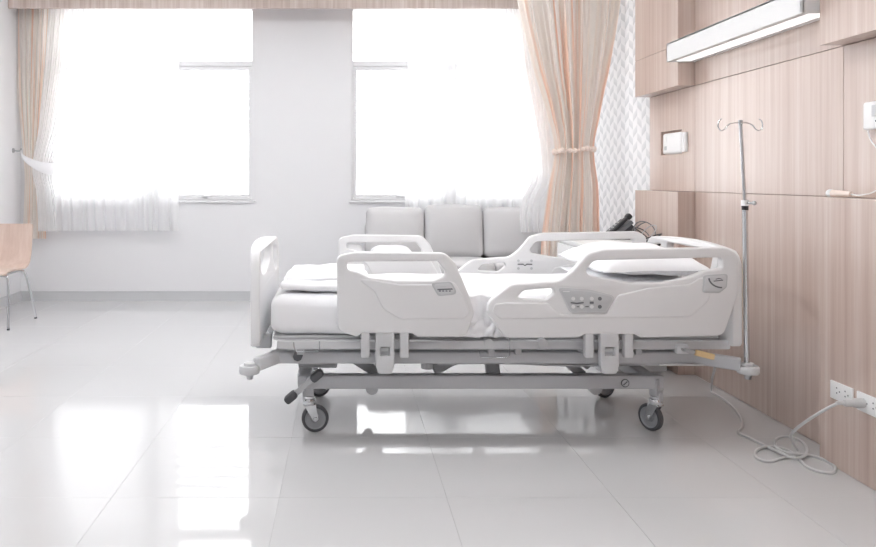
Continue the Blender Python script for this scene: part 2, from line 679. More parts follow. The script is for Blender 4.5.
# windows
TRZ = 2.268
for wi, (wx0, wx1) in enumerate(WIN):
    wr = bpy.data.objects.new('window_%d' % (wi + 1), None)
    COL.objects.link(wr)
    wr.location = ((wx0 + wx1) / 2, YB + 0.05, WZ0)
    ORG[wr.name] = Vector(wr.location)
    tag(wr, ['white aluminium window beside the plain side wall', 'white aluminium window behind the sofa'][wi], kind='structure')
    a, b_ = YB + 0.03, YB + 0.10
    mb = MB()
    fw = 0.02
    mb.box(wx0, wx0 + fw, a, b_, WZ0, WZ1, 0.004)
    mb.box(wx1 - fw, wx1, a, b_, WZ0, WZ1, 0.004)
    mb.box(wx0 + fw, wx1 - fw, a, b_, WZ0, WZ0 + fw, 0.004)
    mb.box(wx0 + fw, wx1 - fw, a, b_, WZ1 - fw, WZ1, 0.004)
    mb.build('window_frame', M_FRAME, wr)
    MB().box(wx0 + fw, wx1 - fw, a - 0.005, b_, TRZ - 0.03, TRZ + 0.02, 0.006).build('transom', M_FRAME, wr)
    cx = (wx0 + wx1) / 2
    MB().box(cx - 0.04, cx + 0.04, a, b_, WZ0 + fw, WZ1 - fw, 0.006).build('mullion', M_FRAME, wr)
    for (p0, p1) in ((wx0 + fw, cx - 0.04), (cx + 0.04, wx1 - fw)):
        # lower opening sash
        sw = 0.036
        z0, z1 = WZ0 + fw, TRZ - 0.03
        mb = MB()
        mb.box(p0, p0 + sw, a + 0.01, b_ - 0.015, z0, z1, 0.005)
        mb.box(p1 - sw, p1, a + 0.01, b_ - 0.015, z0, z1, 0.005)
        mb.box(p0 + sw, p1 - sw, a + 0.01, b_ - 0.015, z0, z0 + sw, 0.005)
        mb.box(p0 + sw, p1 - sw, a + 0.01, b_ - 0.015, z1 - sw, z1, 0.005)
        s_ = mb.build('sash', M_FRAME, wr)
        MB().box(p0 + sw, p1 - sw, YB + 0.062, YB + 0.066, z0 + sw, z1 - sw).build('pane', M_GLASS, s_)
        mb = MB().box((p0 + p1) / 2 - 0.03, (p0 + p1) / 2 + 0.03, a - 0.012, a + 0.012, z0 + 0.012, z0 + 0.032, 0.004)
        mb.box((p0 + p1) / 2 - 0.012, (p0 + p1) / 2 + 0.06, a - 0.026, a - 0.011, z0 + 0.016, z0 + 0.028, 0.004)
        mb.build('window_handle', M_FRAME, s_)
        MB().box(p0, p1, YB + 0.062, YB + 0.066, TRZ + 0.02, WZ1 - fw).build('pane', M_GLASS, wr)
    mb = MB().box(wx0 - 0.02, wx1 + 0.02, YB - 0.025, YB + 0.03, WZ0 - 0.02, WZ0, 0.006)
    mb.build('window_sill', M_FRAME, wr)

# sunshade louvres outside each window (seen mirrored in the floor)
for wi, (wx0, wx1) in enumerate(WIN):
    t_ = bpy.data.objects['window_%d' % (wi + 1)]
    for xx in (wx0 - 0.05, wx1 + 0.05):
        MB().box(xx - 0.02, xx + 0.02, YB + WT + 0.002, YB + 0.80, 1.90, 1.94, 0.004).build('sunshade_bracket', M_LOUVRE, t_)
        MB().box(xx - 0.02, xx + 0.02, YB + 0.76, YB + 0.80, 1.55, 2.30, 0.004).build('sunshade_upright', M_LOUVRE, t_)
    for k in range(6):
        zz = 1.66 + 0.105 * k
        MB().box(wx0 - 0.1, wx1 + 0.1, YB + 0.72, YB + 0.78, zz - 0.02, zz + 0.02, 0.004).build('sunshade_slat', M_LOUVRE, t_)

# ---- bed-head wall: core, wallpaper, wood panels
wr_ = MB().box(XR + 0.03, XR + 0.16, YF, YB + 0.2, 0, ZC).build('wall_right', M_WALL)
tag(wr_, 'wood panelled bed-head wall with a wallpapered end', kind='structure')
MB().box(XR, XR + 0.03, YP + 0.002, YB, 0, ZC).build('wallpaper', M_PAPER, wr_)['label'] = 'pale geometric lozenge wallpaper'
ZL, ZU, ZS = 1.085, 1.713, 1.957
gp = 0.0012


def panel(x0, x1, y0, y1, z0, z1):
    return MB().box(x0, x1, y0 + gp, y1 - gp, z0 + gp, z1 - gp, 0.0012, 1).build('wood_panel', M_WOOD, wr_)


MB().box(XR + 0.02, XR + 0.0299, YF, YP, 0, ZC).build('panel_backing', M_WOODEDGE, wr_)
# recess behind the bed head
for (z0, z1) in ((0, ZL), (ZL, ZU), (ZU, ZC)):
    panel(XR, XR + 0.02, YN, YA, z0, z1)
# between upper and lower proud blocks: far bay with the niche, near bay
NY0, NY1, NZ0, NZ1 = 4.425, 4.72, 1.315, 1.465
outer = [(YA + gp, ZL + gp), (YP - gp, ZL + gp), (YP - gp, ZU - gp), (YA + gp, ZU - gp)]
hole = [(NY0, NZ0), (NY1, NZ0), (NY1, NZ1), (NY0, NZ1)]
mb = MB()
mb.box(XR, XR + 0.02, YA + gp, NY0, ZL + gp, ZU - gp)
mb.box(XR, XR + 0.02, NY1, YP - gp, ZL + gp, ZU - gp)
mb.box(XR, XR + 0.02, NY0, NY1, ZL + gp, NZ0)
mb.box(XR, XR + 0.02, NY0, NY1, NZ1, ZU - gp)
mb.build('wood_panel', M_WOOD, wr_)
for (y0, y1) in ((1.75, YN), (0.5, 1.75), (-0.8, 0.5), (YF, -0.8)):
    panel(XR, XR + 0.02, y0, y1, ZL, ZU)
# proud blocks below and above: the far bay and the near bays
for (y0, y1) in ((YA, YP), (1.75, YN), (0.5, 1.75), (-0.8, 0.5), (YF, -0.8)):
    panel(XB, XR + 0.02, y0, y1, 0, ZL)
    panel(XB, XR + 0.02, y0, y1, ZU, ZS)
    panel(XB, XR + 0.02, y0, y1, ZS, ZC)

# pelmet over the windows
pm = thing('curtain_pelmet', 'long pale wood pelmet box above both windows', 'pelmet', ((XL + XR) / 2, 6.65, 2.72))
MB().box(XL + 0.002, XR - 0.002, 6.585, 6.61, 2.722, ZC - 0.002, 0.002).build('front_board', M_PELMET, pm)
MB().box(XL + 0.002, XR - 0.002, 6.61, YB - 0.002, ZC - 0.03, ZC - 0.002).build('top_board', M_PELMET, pm)
for yy in (6.69, 6.77):
    MB().box(XL + 0.01, XR - 0.01, yy - 0.012, yy + 0.012, ZC - 0.05, ZC - 0.03).build('curtain_track', M_WHITE, pm)


# fill panels added on the ceiling, out of frame, to brighten the room
for k, (lx, ly) in enumerate(((-1.6, 0.6), (0.8, 0.6), (-1.6, 3.0), (0.5, 3.0), (-1.6, 5.2), (0.6, 5.2))):
    t_ = thing('ceiling_light', ['square ceiling light panel by the front wall and the plain side wall', 'square ceiling light panel by the front wall and the wood panelled wall', 'square ceiling light panel over the open floor beside the bed foot', 'square ceiling light panel over the hospital bed', 'square ceiling light panel in front of the window by the chair', 'square ceiling light panel in front of the sofa'][k], 'ceiling light', (lx, ly, ZC - 0.03), 'ceiling light panels')
    mb = MB()
    for (a, b_, c_, d_) in ((-0.32, 0.32, -0.32, -0.30), (-0.32, 0.32, 0.30, 0.32), (-0.32, -0.30, -0.30, 0.30), (0.30, 0.32, -0.30, 0.30)):
        mb.box(lx + a, lx + b_, ly + c_, ly + d_, ZC - 0.03, ZC - 0.001)
    mb.build('lamp_frame', M_WHITE, t_)
    MB().box(lx - 0.30, lx + 0.30, ly - 0.30, ly + 0.30, ZC - 0.02, ZC - 0.001).build('diffuser', M_CLAMP, t_)

# ================================================================== CURTAINS


def drape(name, rows, folds, amp, material, parent=None, nu=160, label=None, cat='curtain', group=None, seed=0.0, jit=0.35):
    """hanging cloth: rows = (z, x_left, x_right, y_centre, amplitude factor), top to bottom"""
    zs = rows
    nz = 44
    me = bpy.data.meshes.new(name)
    V, Fc, UV = [], [], []
    rv_ = random.Random(seed)
    ph = [rv_.uniform(-jit, jit) for _ in range(folds * 2 + 3)]
    for j in range(nz + 1):
        t = j / nz * (len(zs) - 1)
        i = min(int(t), len(zs) - 2)
        f = t - i
        p0, p1, p2, p3 = zs[max(i - 1, 0)], zs[i], zs[i + 1], zs[min(i + 2, len(zs) - 1)]
        row = []
        for k in range(5):
            a, b_, c_, d_ = p0[k], p1[k], p2[k], p3[k]
            lin = b_ + (c_ - b_) * f
            cr = 0.5 * (2 * b_ + (c_ - a) * f + (2 * a - 5 * b_ + 4 * c_ - d_) * f * f + (3 * b_ - a - 3 * c_ + d_) * f ** 3)
            row.append(lin if k == 0 else cr)
        z, xl, xr, yc, af = row
        for i_ in range(nu + 1):
            u = i_ / nu
            q = u * folds
            kk = int(q)
            wv = math.sin(2 * PI * (q + ph[kk] * (1 - abs(2 * (q - kk) - 1)))) + 0.35 * math.sin(2 * PI * (q * 2.3 + seed + 0.25 * z))
            x = xl + (xr - xl) * u + amp * af * 0.35 * math.cos(2 * PI * q + z)
            V.append((x, yc + amp * af * wv, z))
            UV.append((u, z))
    for j in range(nz):
        for i_ in range(nu):
            a = j * (nu + 1) + i_
            Fc.append((a, a + 1, a + nu + 2, a + nu + 1))
    me.from_pydata(V, [], Fc)
    ul = me.uv_layers.new(name='UVMap')
    for lp in me.loops:
        ul.data[lp.index].uv = UV[lp.vertex_index]
    for p in me.polygons:
        p.use_smooth = True
    o = put(name, me, material, parent)
    if parent is None:
        tag(o, label, cat, group)
    return o


def at(x, Y):
    return (x - VX) * Y / F


ZT = ZC - 0.055
YS, YD = 6.76, 6.66
# window beside the plain wall: straight sheer, tied sheer, peach drape
drape('sheer_curtain', [(ZT, at(50, YS), at(180, YS), YS, 1), (1.8, at(48, YS), at(179, YS), YS, 1), (0.675, at(48, YS), at(178, YS), YS, 1.2)], 12, 0.016, M_SHEER,
      label='white sheer curtain hanging straight over the window beside the chair', seed=1.0)
sw = thing('sheer_curtain', 'white sheer curtain gathered back by a band to the plain side wall', 'curtain', (at(45, YD), YD, 0.675))
drape('sheer_cloth', [(ZT, at(50, YD), at(93, YD), YD + 0.02, 1), (2.2, at(44, YD), at(82, YD), YD + 0.02, 1), (1.6, at(37, YD), at(63, YD), YD + 0.02, 0.8), (1.24, at(31, YD), at(50, YD), YD + 0.02, 0.6), (1.05, at(35, YD), at(53, YD), YD + 0.02, 0.8), (0.675, at(37, YD), at(57, YD), YD + 0.02, 1)], 7, 0.014, M_SHEER, sw, seed=2.0)
yb_ = YD - 0.05
mb = MB()
bp = [(XL + 0.07, 6.69, 1.425), (at(22, yb_), yb_ + 0.03, 1.36), (at(33, yb_), yb_ + 0.0, 1.30), (at(46, yb_), yb_ + 0.02, 1.255), (at(51.5, yb_), yb_ + 0.07, 1.265), (at(45, yb_), yb_ + 0.12, 1.29)]
bc = catmull([Vector(p) for p in bp], 6)
t = bmesh.new()
rows_ = []
for k, p in enumerate(bc):
    hw = 0.010 + 0.045 * min(1, k / (len(bc) * 0.6))
    rows_.append([t.verts.new(p + Vector((0, -0.004 * math.sin(q * PI), hw * (1 - 2 * q)))) for q in (0, 0.25, 0.5, 0.75, 1)])
for k in range(len(rows_) - 1):
    for q in range(4):
        t.faces.new((rows_[k][q], rows_[k][q + 1], rows_[k + 1][q + 1], rows_[k + 1][q]))
mb.add(t)
mb.build('tie_band', M_SHEET, sw, smooth=True)
hk = thing('tieback_hook', 'small dark metal curtain tieback hook on the plain side wall', 'hook', (XL, 6.69, 1.42))
MB().cyl((XL, 6.69, 1.425), (XL + 0.008, 6.69, 1.425), 0.022).build('rose', M_BRUSH, hk, smooth=True)
MB().tube([(XL + 0.006, 6.69, 1.425), (XL + 0.05, 6.69, 1.42), (XL + 0.07, 6.69, 1.425), (XL + 0.075, 6.69, 1.445)], 0.006, smooth_n=4).build('hook_arm', M_STEELD, hk, smooth=True)
drape('window_drape', [(ZT, at(13, YD + .06), at(66, YD + .06), YD + 0.1, 1), (2.0, at(15, YD + .06), at(56, YD + .06), YD + 0.1, 1), (1.27, at(22, YD + .06), at(42, YD + .06), YD + 0.1, 0.6), (1.0, at(22, YD + .06), at(42, YD + .06), YD + 0.1, 0.8), (0.60, at(20, YD + .06), at(44, YD + .06), YD + 0.1, 1)], 9, 0.015, M_DRAPE,
      label='peach and cream drape gathered at the plain side wall end of the pelmet', seed=5.0)
# window behind the sofa
drape('sheer_curtain', [(ZT, at(408, YS), at(548, YS), YS, 1), (1.8, at(408, YS), at(548, YS), YS, 1), (0.70, at(404, YS), at(548, YS), YS, 1.2)], 12, 0.014, M_SHEER,
      label='white sheer curtain hanging straight over the window behind the sofa', seed=7.0)
drape('sheer_curtain', [(ZT, at(497, YD), at(548, YD), YD + 0.0, 1), (2.2, at(508, YD), at(552, YD), YD, 1), (1.65, at(524, YD), at(556, YD), YD, 0.9), (1.3, at(532, YD), at(556, YD), YD, 0.7), (1.14, at(528, YD), at(554, YD), YD - 0.10, 0.7), (0.98, at(521, 6.40), at(550, 6.40), 6.36, 0.8), (0.84, at(519, 6.26), at(548, 6.26), 6.24, 0.9), (0.70, at(520, 6.24), at(547, 6.24), 6.22, 1)], 6, 0.015, M_SHEER,
      label='white sheer curtain swept aside next to the wallpaper, its hem over the sofa end', seed=8.0)
drape('window_drape', [(ZT, at(512, YD - .03), at(556, YD - .03), YD + 0.05, 1), (2.0, at(526, YD - .03), at(558, YD - .03), YD + 0.05, 1), (1.36, at(541, YD), at(558, YD), YD + 0.05, 0.6), (1.0, at(540, YD), at(558, YD), YD + 0.05, 0.7), (0.62, at(538, YD), at(558, YD), YD + 0.05, 1)], 7, 0.013, M_DRAPE,
      label='peach drape half hidden behind the big tied curtain', seed=11.0)
# the large divider drape by the wallpaper
YC = 5.33
rd = thing('divider_drape', 'large floor-length peach and cream curtain tied with a lace band', 'curtain', (at(572, YC), YC, 0.02))
drape('drape_cloth', [(ZT, at(510, YC), at(624, YC), YC, 1), (2.48, at(518, YC), at(620, YC), YC, 1), (2.0, at(533, YC), at(609, YC), YC, 0.9), (1.6, at(549, YC), at(598, YC), YC, 0.75), (1.375, at(555, YC), at(593, YC), YC, 0.6), (1.1, at(549, YC), at(597, YC), YC, 0.75), (0.75, at(543, YC), at(598, YC), YC, 0.95), (0.02, at(538, YC), at(602, YC), YC, 1.1)], 17, 0.027, M_DRAPE, rd, nu=320, seed=3.0)
mb = MB()
nb = 30
for k in range(nb):
    a = 2 * PI * k / nb
    p = (at(574, YC) + 0.150 * math.cos(a), YC + 0.06 * math.sin(a), 1.372 + 0.012 * math.cos(a) + 0.006 * math.sin(5 * a))
    mb.sphere(p, 0.018 + 0.005 * math.sin(k * 2.1), seg=8)
mb.build('lace_tie', M_LACE, rd, smooth=True)
tk = MB().box(at(505, YC), XR - 0.003, YC - 0.012, YC + 0.012, ZC - 0.045, ZC - 0.002, 0.003).build('ceiling_track', M_WHITE)
tag(tk, 'short white ceiling track carrying the divider curtain', 'curtain track')

# ================================================================== SOFA
SX0, SX1 = 0.0, 1.93
SY0, SY1 = 5.86, 6.62
so = thing('sofa', 'light grey fabric sofa under the window', 'sofa', ((SX0 + SX1) / 2, (SY0 + SY1) / 2, 0))
put('seat_base', softbox(((SX0 + SX1) / 2, (SY0 + SY1) / 2, 0.21), (SX1 - SX0 - 0.06, SY1 - SY0, 0.26), 0.02), M_SOFA, so, smooth=True)
put('backrest', softbox(((SX0 + SX1) / 2 + 0.06, SY1 - 0.06, 0.43), (SX1 - SX0 - 0.24, 0.12, 0.66), 0.03), M_SOFA, so, smooth=True)
for k, xx in enumerate((SX0 + 0.08, SX1 - 0.08)):
    put('arm', softbox((xx, (SY0 + SY1) / 2 - 0.01, 0.33), (0.16, SY1 - SY0 - 0.02, 0.48), 0.04), M_SOFA, so, smooth=True)
for xx in (SX0 + 0.1, SX1 - 0.1):
    for yy in (SY0 + 0.08, SY1 - 0.08):
        MB().cyl((xx, yy, 0), (xx, yy, 0.085), 0.018, 0.024).build('leg', M_BRUSH, so, smooth=True)
for k in range(3):
    xa = 0.165 + 0.533 * k
    put('seat_cushion', softbox((xa + 0.267, 6.13, 0.405), (0.528, 0.54, 0.135), 0.035, (0, 0.008, 0.015)), M_SOFA, so, smooth=True)
bx = [(366.5, 424, 208.5), (425.5, 483, 205.5), (484, 541, 208)]
for k, (a, b_, yt) in enumerate(bx):
    Yc = 6.40
    xa, xb_ = at(a, Yc - 0.05), at(b_, Yc - 0.05)
    zt = H - (yt - VY) * (Yc - 0.02) / F
    me = softbox(((xa + xb_) / 2, Yc, (0.465 + zt) / 2), (xb_ - xa + 0.004, 0.17, zt - 0.465), 0.05, (0.0, 0.05, 0.01), n=18, wob=0.006, wsc=7, seed=k * 3.1, rot=Matrix.Rotation(math.radians(-9), 4, 'X'))
    tag(put('back_cushion', me, M_SOFA, so, smooth=True))
mb_ = pillow_mesh((at(391, 6.12), 6.12, 0.537), 0.34, 0.34, 0.12, seed=4.0)
tag(put('scatter_cushion', mb_, M_PILLOW, smooth=True), 'small white cushion lying flat on the sofa seat', 'cushion')

# ================================================================== CHAIR
CX0, CX1 = -3.03, -2.585
ch = thing('side_chair', 'pale plywood shell chair with chrome legs against the plain wall', 'chair', ((CX0 + CX1) / 2, 5.75, 0))
prof = [(5.50, 0.425), (5.515, 0.440), (5.56, 0.447), (5.68, 0.440), (5.80, 0.436), (5.86, 0.446), (5.905, 0.475), (5.93, 0.53), (5.945, 0.60), (5.955, 0.68), (5.965, 0.765), (5.967, 0.79)]
pv = [Vector((p[0], p[1], 0)) for p in prof]
pv = catmull(pv, 5)
t = bmesh.new()
nx = 20
G1, G2 = [], []
n_ = len(pv)
for i, p in enumerate(pv):
    d = (pv[min(i + 1, n_ - 1)] - pv[max(i - 1, 0)]).normalized()
    nn = Vector((-d.y, d.x, 0))
    endf = min(1, min(i, n_ - 1 - i) / 4.0)
    wd = 1 - 0.05 * (1 - endf) ** 2
    ra, rb = [], []
    for k in range(nx + 1):
        u = 2 * k / nx - 1
        x = (CX0 + CX1) / 2 + u * (CX1 - CX0) / 2 * wd
        dish = 0.012 * u * u
        up = p + nn * dish
        dn = up - nn * 0.013
        ra.append(t.verts.new((x, up.x, up.y)))
        rb.append(t.verts.new((x, dn.x, dn.y)))
    G1.append(ra)
    G2.append(rb)
rim = []
for i in range(n_ - 1):
    for k in range(nx):
        t.faces.new((G1[i][k], G1[i + 1][k], G1[i + 1][k + 1], G1[i][k + 1]))
        t.faces.new((G2[i][k], G2[i][k + 1], G2[i + 1][k + 1], G2[i + 1][k]))
    for k in (0, nx):
        f = t.faces.new((G1[i][k], G2[i][k], G2[i + 1][k], G1[i + 1][k]))
        f.material_index = 1
for k in range(nx):
    for i in (0, n_ - 1):
        f = t.faces.new((G1[i][k], G1[i][k + 1], G2[i][k + 1], G2[i][k]))
        f.material_index = 1
bmesh.ops.recalc_face_normals(t, faces=t.faces)
me = bpy.data.meshes.new('shell')
t.to_mesh(me)
t.free()
sh = put('seat_shell', me, M_PLY, ch, smooth=True)
sh.data.materials.append(M_WHITE)
sh['label'] = 'bent plywood seat and back in one curved sheet, white edge'
cxm = (CX0 + CX1) / 2
for s in (-1, 1):
    xs = cxm + s * 0.19
    for (yt, ybm, xo) in ((5.56, 5.525, 0.022), (5.86, 5.995, 0.03)):
        MB().tube([(cxm + s * 0.12, yt + (5.72 - yt) * 0.2, 0.412), (xs - s * 0.02, yt, 0.412), (xs + s * 0.012, yt, 0.395), (xs + s * xo, yt + (ybm - yt) * 0.3, 0.28), (xs + s * (xo + 0.012), ybm, 0.006)], 0.010, smooth_n=6).build('leg', M_CHROME, ch, smooth=True)
        MB().cyl((xs + s * (xo + 0.012), ybm, 0), (xs + s * (xo + 0.012), ybm, 0.012), 0.011).build('foot_cap', M_RUBBER, ch)
    MB().tube([(xs - s * 0.05, 5.56, 0.412), (xs - s * 0.05, 5.86, 0.412)], 0.010).build('seat_rail', M_CHROME, ch, smooth=True)
    MB().box(xs - s * 0.05 - 0.018, xs - s * 0.05 + 0.018, 5.60, 5.64, 0.398, 0.43, 0.004).build('mount_block', M_BLACK, ch)

# ================================================================== HOSPITAL BED
BY0, BY1 = 3.08, 4.06
BYC = (BY0 + BY1) / 2
bed = thing('hospital_bed', 'white adjustable hospital bed on casters with split side rails', 'bed', (0.65, BYC, 0))


def mir(y):
    return 2 * BYC - y


# ---- base frame
BZ0, BZ1 = 0.202, 0.264
for y in (3.28, mir(3.28)):
    y0, y1 = (y, y + 0.05) if y < BYC else (y - 0.05, y)
    br = MB().box(-0.215, 1.455, y0, y1, BZ0, BZ1, 0.006).build('base_rail', M_STEEL, bed)
    if y < BYC:
        dx, dz = W(625, 383, y)
        MB().cyl((dx, y0 - 0.003, dz), (dx, y0 + 0.004, dz), 0.019, seg=28).build('maker_disc', M_DGREY, br, smooth=True)
        MB().cyl((dx, y0 - 0.0045, dz), (dx, y0 + 0.004, dz), 0.0145, seg=28).build('maker_disc_face', M_STEEL, br, smooth=True)
        MB().bar((dx - 0.009, y0 - 0.005, dz - 0.008), (dx + 0.009, y0 - 0.005, dz + 0.008), 0.005, 0.002).build('maker_mark', M_DGREY, br)
    for px in (372, 595):
        xx = W(px, 388, 3.3)[0]
        MB().cyl((xx, y0 + 0.006, BZ0), (xx, y1 - 0.006, BZ0), 0.028, seg=24).build('pivot_disc', M_STEELD, br, smooth=True)
for x in (-0.19, 1.40):
    MB().box(x - 0.03, x + 0.03, 3.33, mir(3.33), BZ0 + 0.004, BZ1 - 0.004, 0.005).build('base_crossbar', M_STEEL, bed)


def caster(cx, cy, yaw, turned):
    R = Matrix.Rotation(yaw, 4, 'Z')

    def T(mb_):
        bmesh.ops.transform(mb_.bm, matrix=Matrix.Translation((cx, cy, 0)) @ R, verts=mb_.bm.verts)
        return mb_
    # fork (local: stem at 0, wheel trails along +x)
    mb = MB()
    mb.cyl((0, 0, 0.128), (0, 0, 0.155), 0.030, bev=0.004)
    mb.cyl((0, 0, 0.150), (0, 0, 0.166), 0.024)
    tr_ = 0.028
    for s in (-1, 1):
        mb.quadprism([(-0.024, 0.128), (0.03, 0.128), (tr_ + 0.014, 0.062), (tr_, 0.05), (tr_ - 0.012, 0.058)], 'Y', s * 0.019 - 0.002, s * 0.019 + 0.002)
        mb.cyl((tr_, s * 0.017, 0.063), (tr_, s * 0.026, 0.063), 0.009, seg=12)
    mb.box(-0.028, 0.03, -0.021, 0.021, 0.122, 0.131, 0.003)
    c_ = T(mb).build('caster', M_CHROME, bed, smooth=True)
    R_ = 0.0625
    mb = MB().lathe([(-0.014, 0.048), (-0.0145, R_ - 0.006), (-0.010, R_ - 0.001), (0, R_), (0.010, R_ - 0.001), (0.0145, R_ - 0.006), (0.014, 0.048)], (tr_, 0, R_), (0, 1, 0), 40, False)
    T(mb).build('tyre', M_RUBBER, c_, smooth=True)
    mb = MB().lathe([(-0.012, 0.012), (-0.012, 0.018), (-0.007, 0.022), (-0.007, 0.043), (-0.013, 0.0485), (0.013, 0.0485), (0.007, 0.043), (0.007, 0.022), (0.012, 0.018), (0.012, 0.012)], (tr_, 0, R_), (0, 1, 0), 40)
    T(mb).build('hub', M_HUB, c_, smooth=True)
    mb = MB().box(-0.022, 0.022, -0.022, 0.022, 0.166, 0.25, 0.006)
    mb.box(-0.03, -0.018, -0.012, 0.012, 0.145, 0.19, 0.003)
    T(mb).build('caster_stem', M_STEEL, c_)
    return c_


caster(-0.165, 3.305, 0.12, 0)
caster(1.425, 3.300, math.radians(118), 1)
caster(1.405, mir(3.305), math.radians(200), 1)
caster(-0.165, mir(3.305), 0.3, 0)

# ---- upper frame, platform
for y in (3.20, mir(3.20) - 0.05):
    MB().box(-0.335, 1.60, y, y + 0.05, 0.338, 0.391, 0.006).build('upper_rail', M_STEEL, bed)
for x in (-0.29, 0.25, 0.85, 1.55):
    MB().box(x - 0.025, x + 0.025, 3.25, mir(3.25), 0.345, 0.388, 0.005).build('upper_crossbar', M_STEELD, bed)
for y in (3.155, mir(3.155) - 0.03):
    sb = MB().box(-0.30, 1.69, y, y + 0.03, 0.412, 0.452, 0.006).build('platform_rail', M_PLASTIC2, bed)
    yo = y if y < BYC else y + 0.03
    for px in (489, 543):
        xx, zz = W(px, 343.5, 3.15)
        MB().cyl((xx, y - 0.006, zz), (xx, y + 0.036, zz), 0.021, seg=24, bev=0.002).build('pivot_cap', M_PLASTIC2, sb, smooth=True)
    for px in (492, 519, 405, 640, 300):
        xx = W(px, 343, 3.15)[0]
        MB().box(xx - 0.014, xx + 0.014, y + 0.004, y + 0.026, 0.388, 0.414, 0.002).build('platform_bracket', M_STEELD, sb)
for (x0, x1) in ((-0.32, 0.28), (0.295, 0.60), (0.615, 0.86), (0.875, 1.66)):
    MB().box(x0, x1, 3.19, mir(3.19), 0.448, 0.466, 0.006).build('deck_section', M_PLASTIC2, bed)
# wider tilting trusses below the deck
for y in (3.36, mir(3.36)):
    MB().bar((-0.20, y, 0.42), (0.16, y, 0.385), 0.03, 0.025).build('knee_strut', M_STEELD, bed)
    MB().bar((0.28, y, 0.43), (0.52, y, 0.375), 0.03, 0.025).build('knee_strut', M_STEELD, bed)
    MB().bar((1.05, y, 0.38), (1.50, y, 0.43), 0.03, 0.025).build('back_strut', M_STEELD, bed)

# ---- lifting gear
for y in (3.40, mir(3.40)):
    MB().bar((-0.03, y, 0.36), (0.17, y, 0.235), 0.045, 0.035, 0.004).build('lift_arm', M_STEELD, bed)
    MB().bar((0.98, y, 0.36), (1.12, y, 0.235), 0.045, 0.035, 0.004).build('lift_arm', M_STEELD, bed)
    MB().bar((0.68, y - 0.0, 0.37), (0.70, y, 0.24), 0.065, 0.03, 0.004).build('lift_link', M_STEELD, bed)
for (x, z) in ((-0.03, 0.362), (0.17, 0.235), (0.98, 0.362), (1.12, 0.235)):
    MB().cyl((x, 3.37, z), (x, mir(3.37), z), 0.018).build('torque_tube', M_STEELD, bed, smooth=True)
MB().box(-0.215, -0.035, 3.30, 3.56, 0.292, 0.345, 0.008).build('control_box', M_STEELD, bed)
for (xa, za, xb_, zb, yy) in ((0.42, 0.245, 0.60, 0.345, 3.50), (1.28, 0.36, 1.16, 0.25, 3.56)):
    mb = MB().bar((xa, yy, za), (xb_, yy, zb), 0.075, 0.085, 0.012)
    ac = mb.build('actuator', M_STEELD, bed)
    MB().box(xa + 0.02, xa + 0.12, yy - 0.05, yy + 0.04, za + 0.02, za + 0.065, 0.008).build('motor_housing', M_PANEL, ac)
    MB().cyl((xb_, yy, zb), (xb_ + (xb_ - xa) * 0.5, yy, zb + 0.03), 0.014).build('piston', M_CHROME, ac, smooth=True)
MB().cyl((W(427, 365, 3.3)[0], 3.30, 0.345), (W(427, 365, 3.3)[0], 3.30, 0.292), 0.030, 0.028, bev=0.004).build('junction_can', M_STEELD, bed, smooth=True)
xk, zk = W(298, 355.5, 3.19)
MB().cyl((xk, 3.165, zk), (xk, 3.205, zk), 0.021, seg=8, bev=0.003).build('clamp_knob', M_RUBBER, bed, smooth=True)
MB().tube([(0.12, 3.28, 0.335), (0.45, 3.26, 0.328), (0.72, 3.25, 0.330), (1.02, 3.24, 0.322), (1.35, 3.21, 0.335), (1.58, 3.20, 0.334)], 0.006, smooth_n=8).build('control_cable', M_STEELD, bed, smooth=True)
# pedal
x0, z0 = W(287, 400.5, 3.24)
x1, z1 = W(321, 372, 3.24)
pd = MB().bar((x0, 3.24, z0), (x1, 3.24, z1), 0.026, 0.014, 0.004).build('brake_pedal', M_STEEL, bed)
for (a, b_) in (((x0 - 0.006, z0 - 0.005), (x0 + 0.042, z0 + 0.036)), ((x1 + 0.006, z1 + 0.005), (x1 - 0.042, z1 - 0.036))):
    MB().bar((a[0], 3.24, a[1]), (b_[0], 3.24, b_[1]), 0.036, 0.05, 0.012).build('pedal_pad', M_RUBBER, pd, smooth=True)
xm, zm = (x0 + x1) / 2, (z0 + z1) / 2
MB().cyl((xm + 0.02, 3.24, zm + 0.018), (xm + 0.02, 3.285, zm + 0.018), 0.012).build('pedal_axle', M_STEELD, pd, smooth=True)

# ---- corner bumpers
for (fx, bxx, sgn) in ((-0.30, W(249.5, 368, 3.12)[0], -1), (1.55, W(748.5, 368, 3.12)[0], 1)):
    for near in (True, False):
        yb = 3.125 if near else mir(3.125)
        ys = 3.225 if near else mir(3.225)
        mb = MB()
        mb.bar((fx, ys, 0.365), (bxx - sgn * 0.03, yb, 0.355), 0.055, 0.045, 0.008)
        bp_ = mb.build('bumper_arm', M_PLASTIC2 if sgn < 0 else M_STEEL, bed)
        MB().lathe([(0, 0.030), (0, 0.042), (0.008, 0.046), (0.026, 0.046), (0.034, 0.042), (0.034, 0.026), (0.046, 0.024), (0.046, 0.012)], (bxx, yb, 0.317), (0, 0, 1)).build('bumper_wheel', M_PLASTIC2, bp_, smooth=True)
        MB().cyl((bxx, yb, 0.292), (bxx, yb, 0.318), 0.013, 0.017, seg=10).build('bumper_bolt', M_BRUSH, bp_, smooth=True)

# ---- end boards


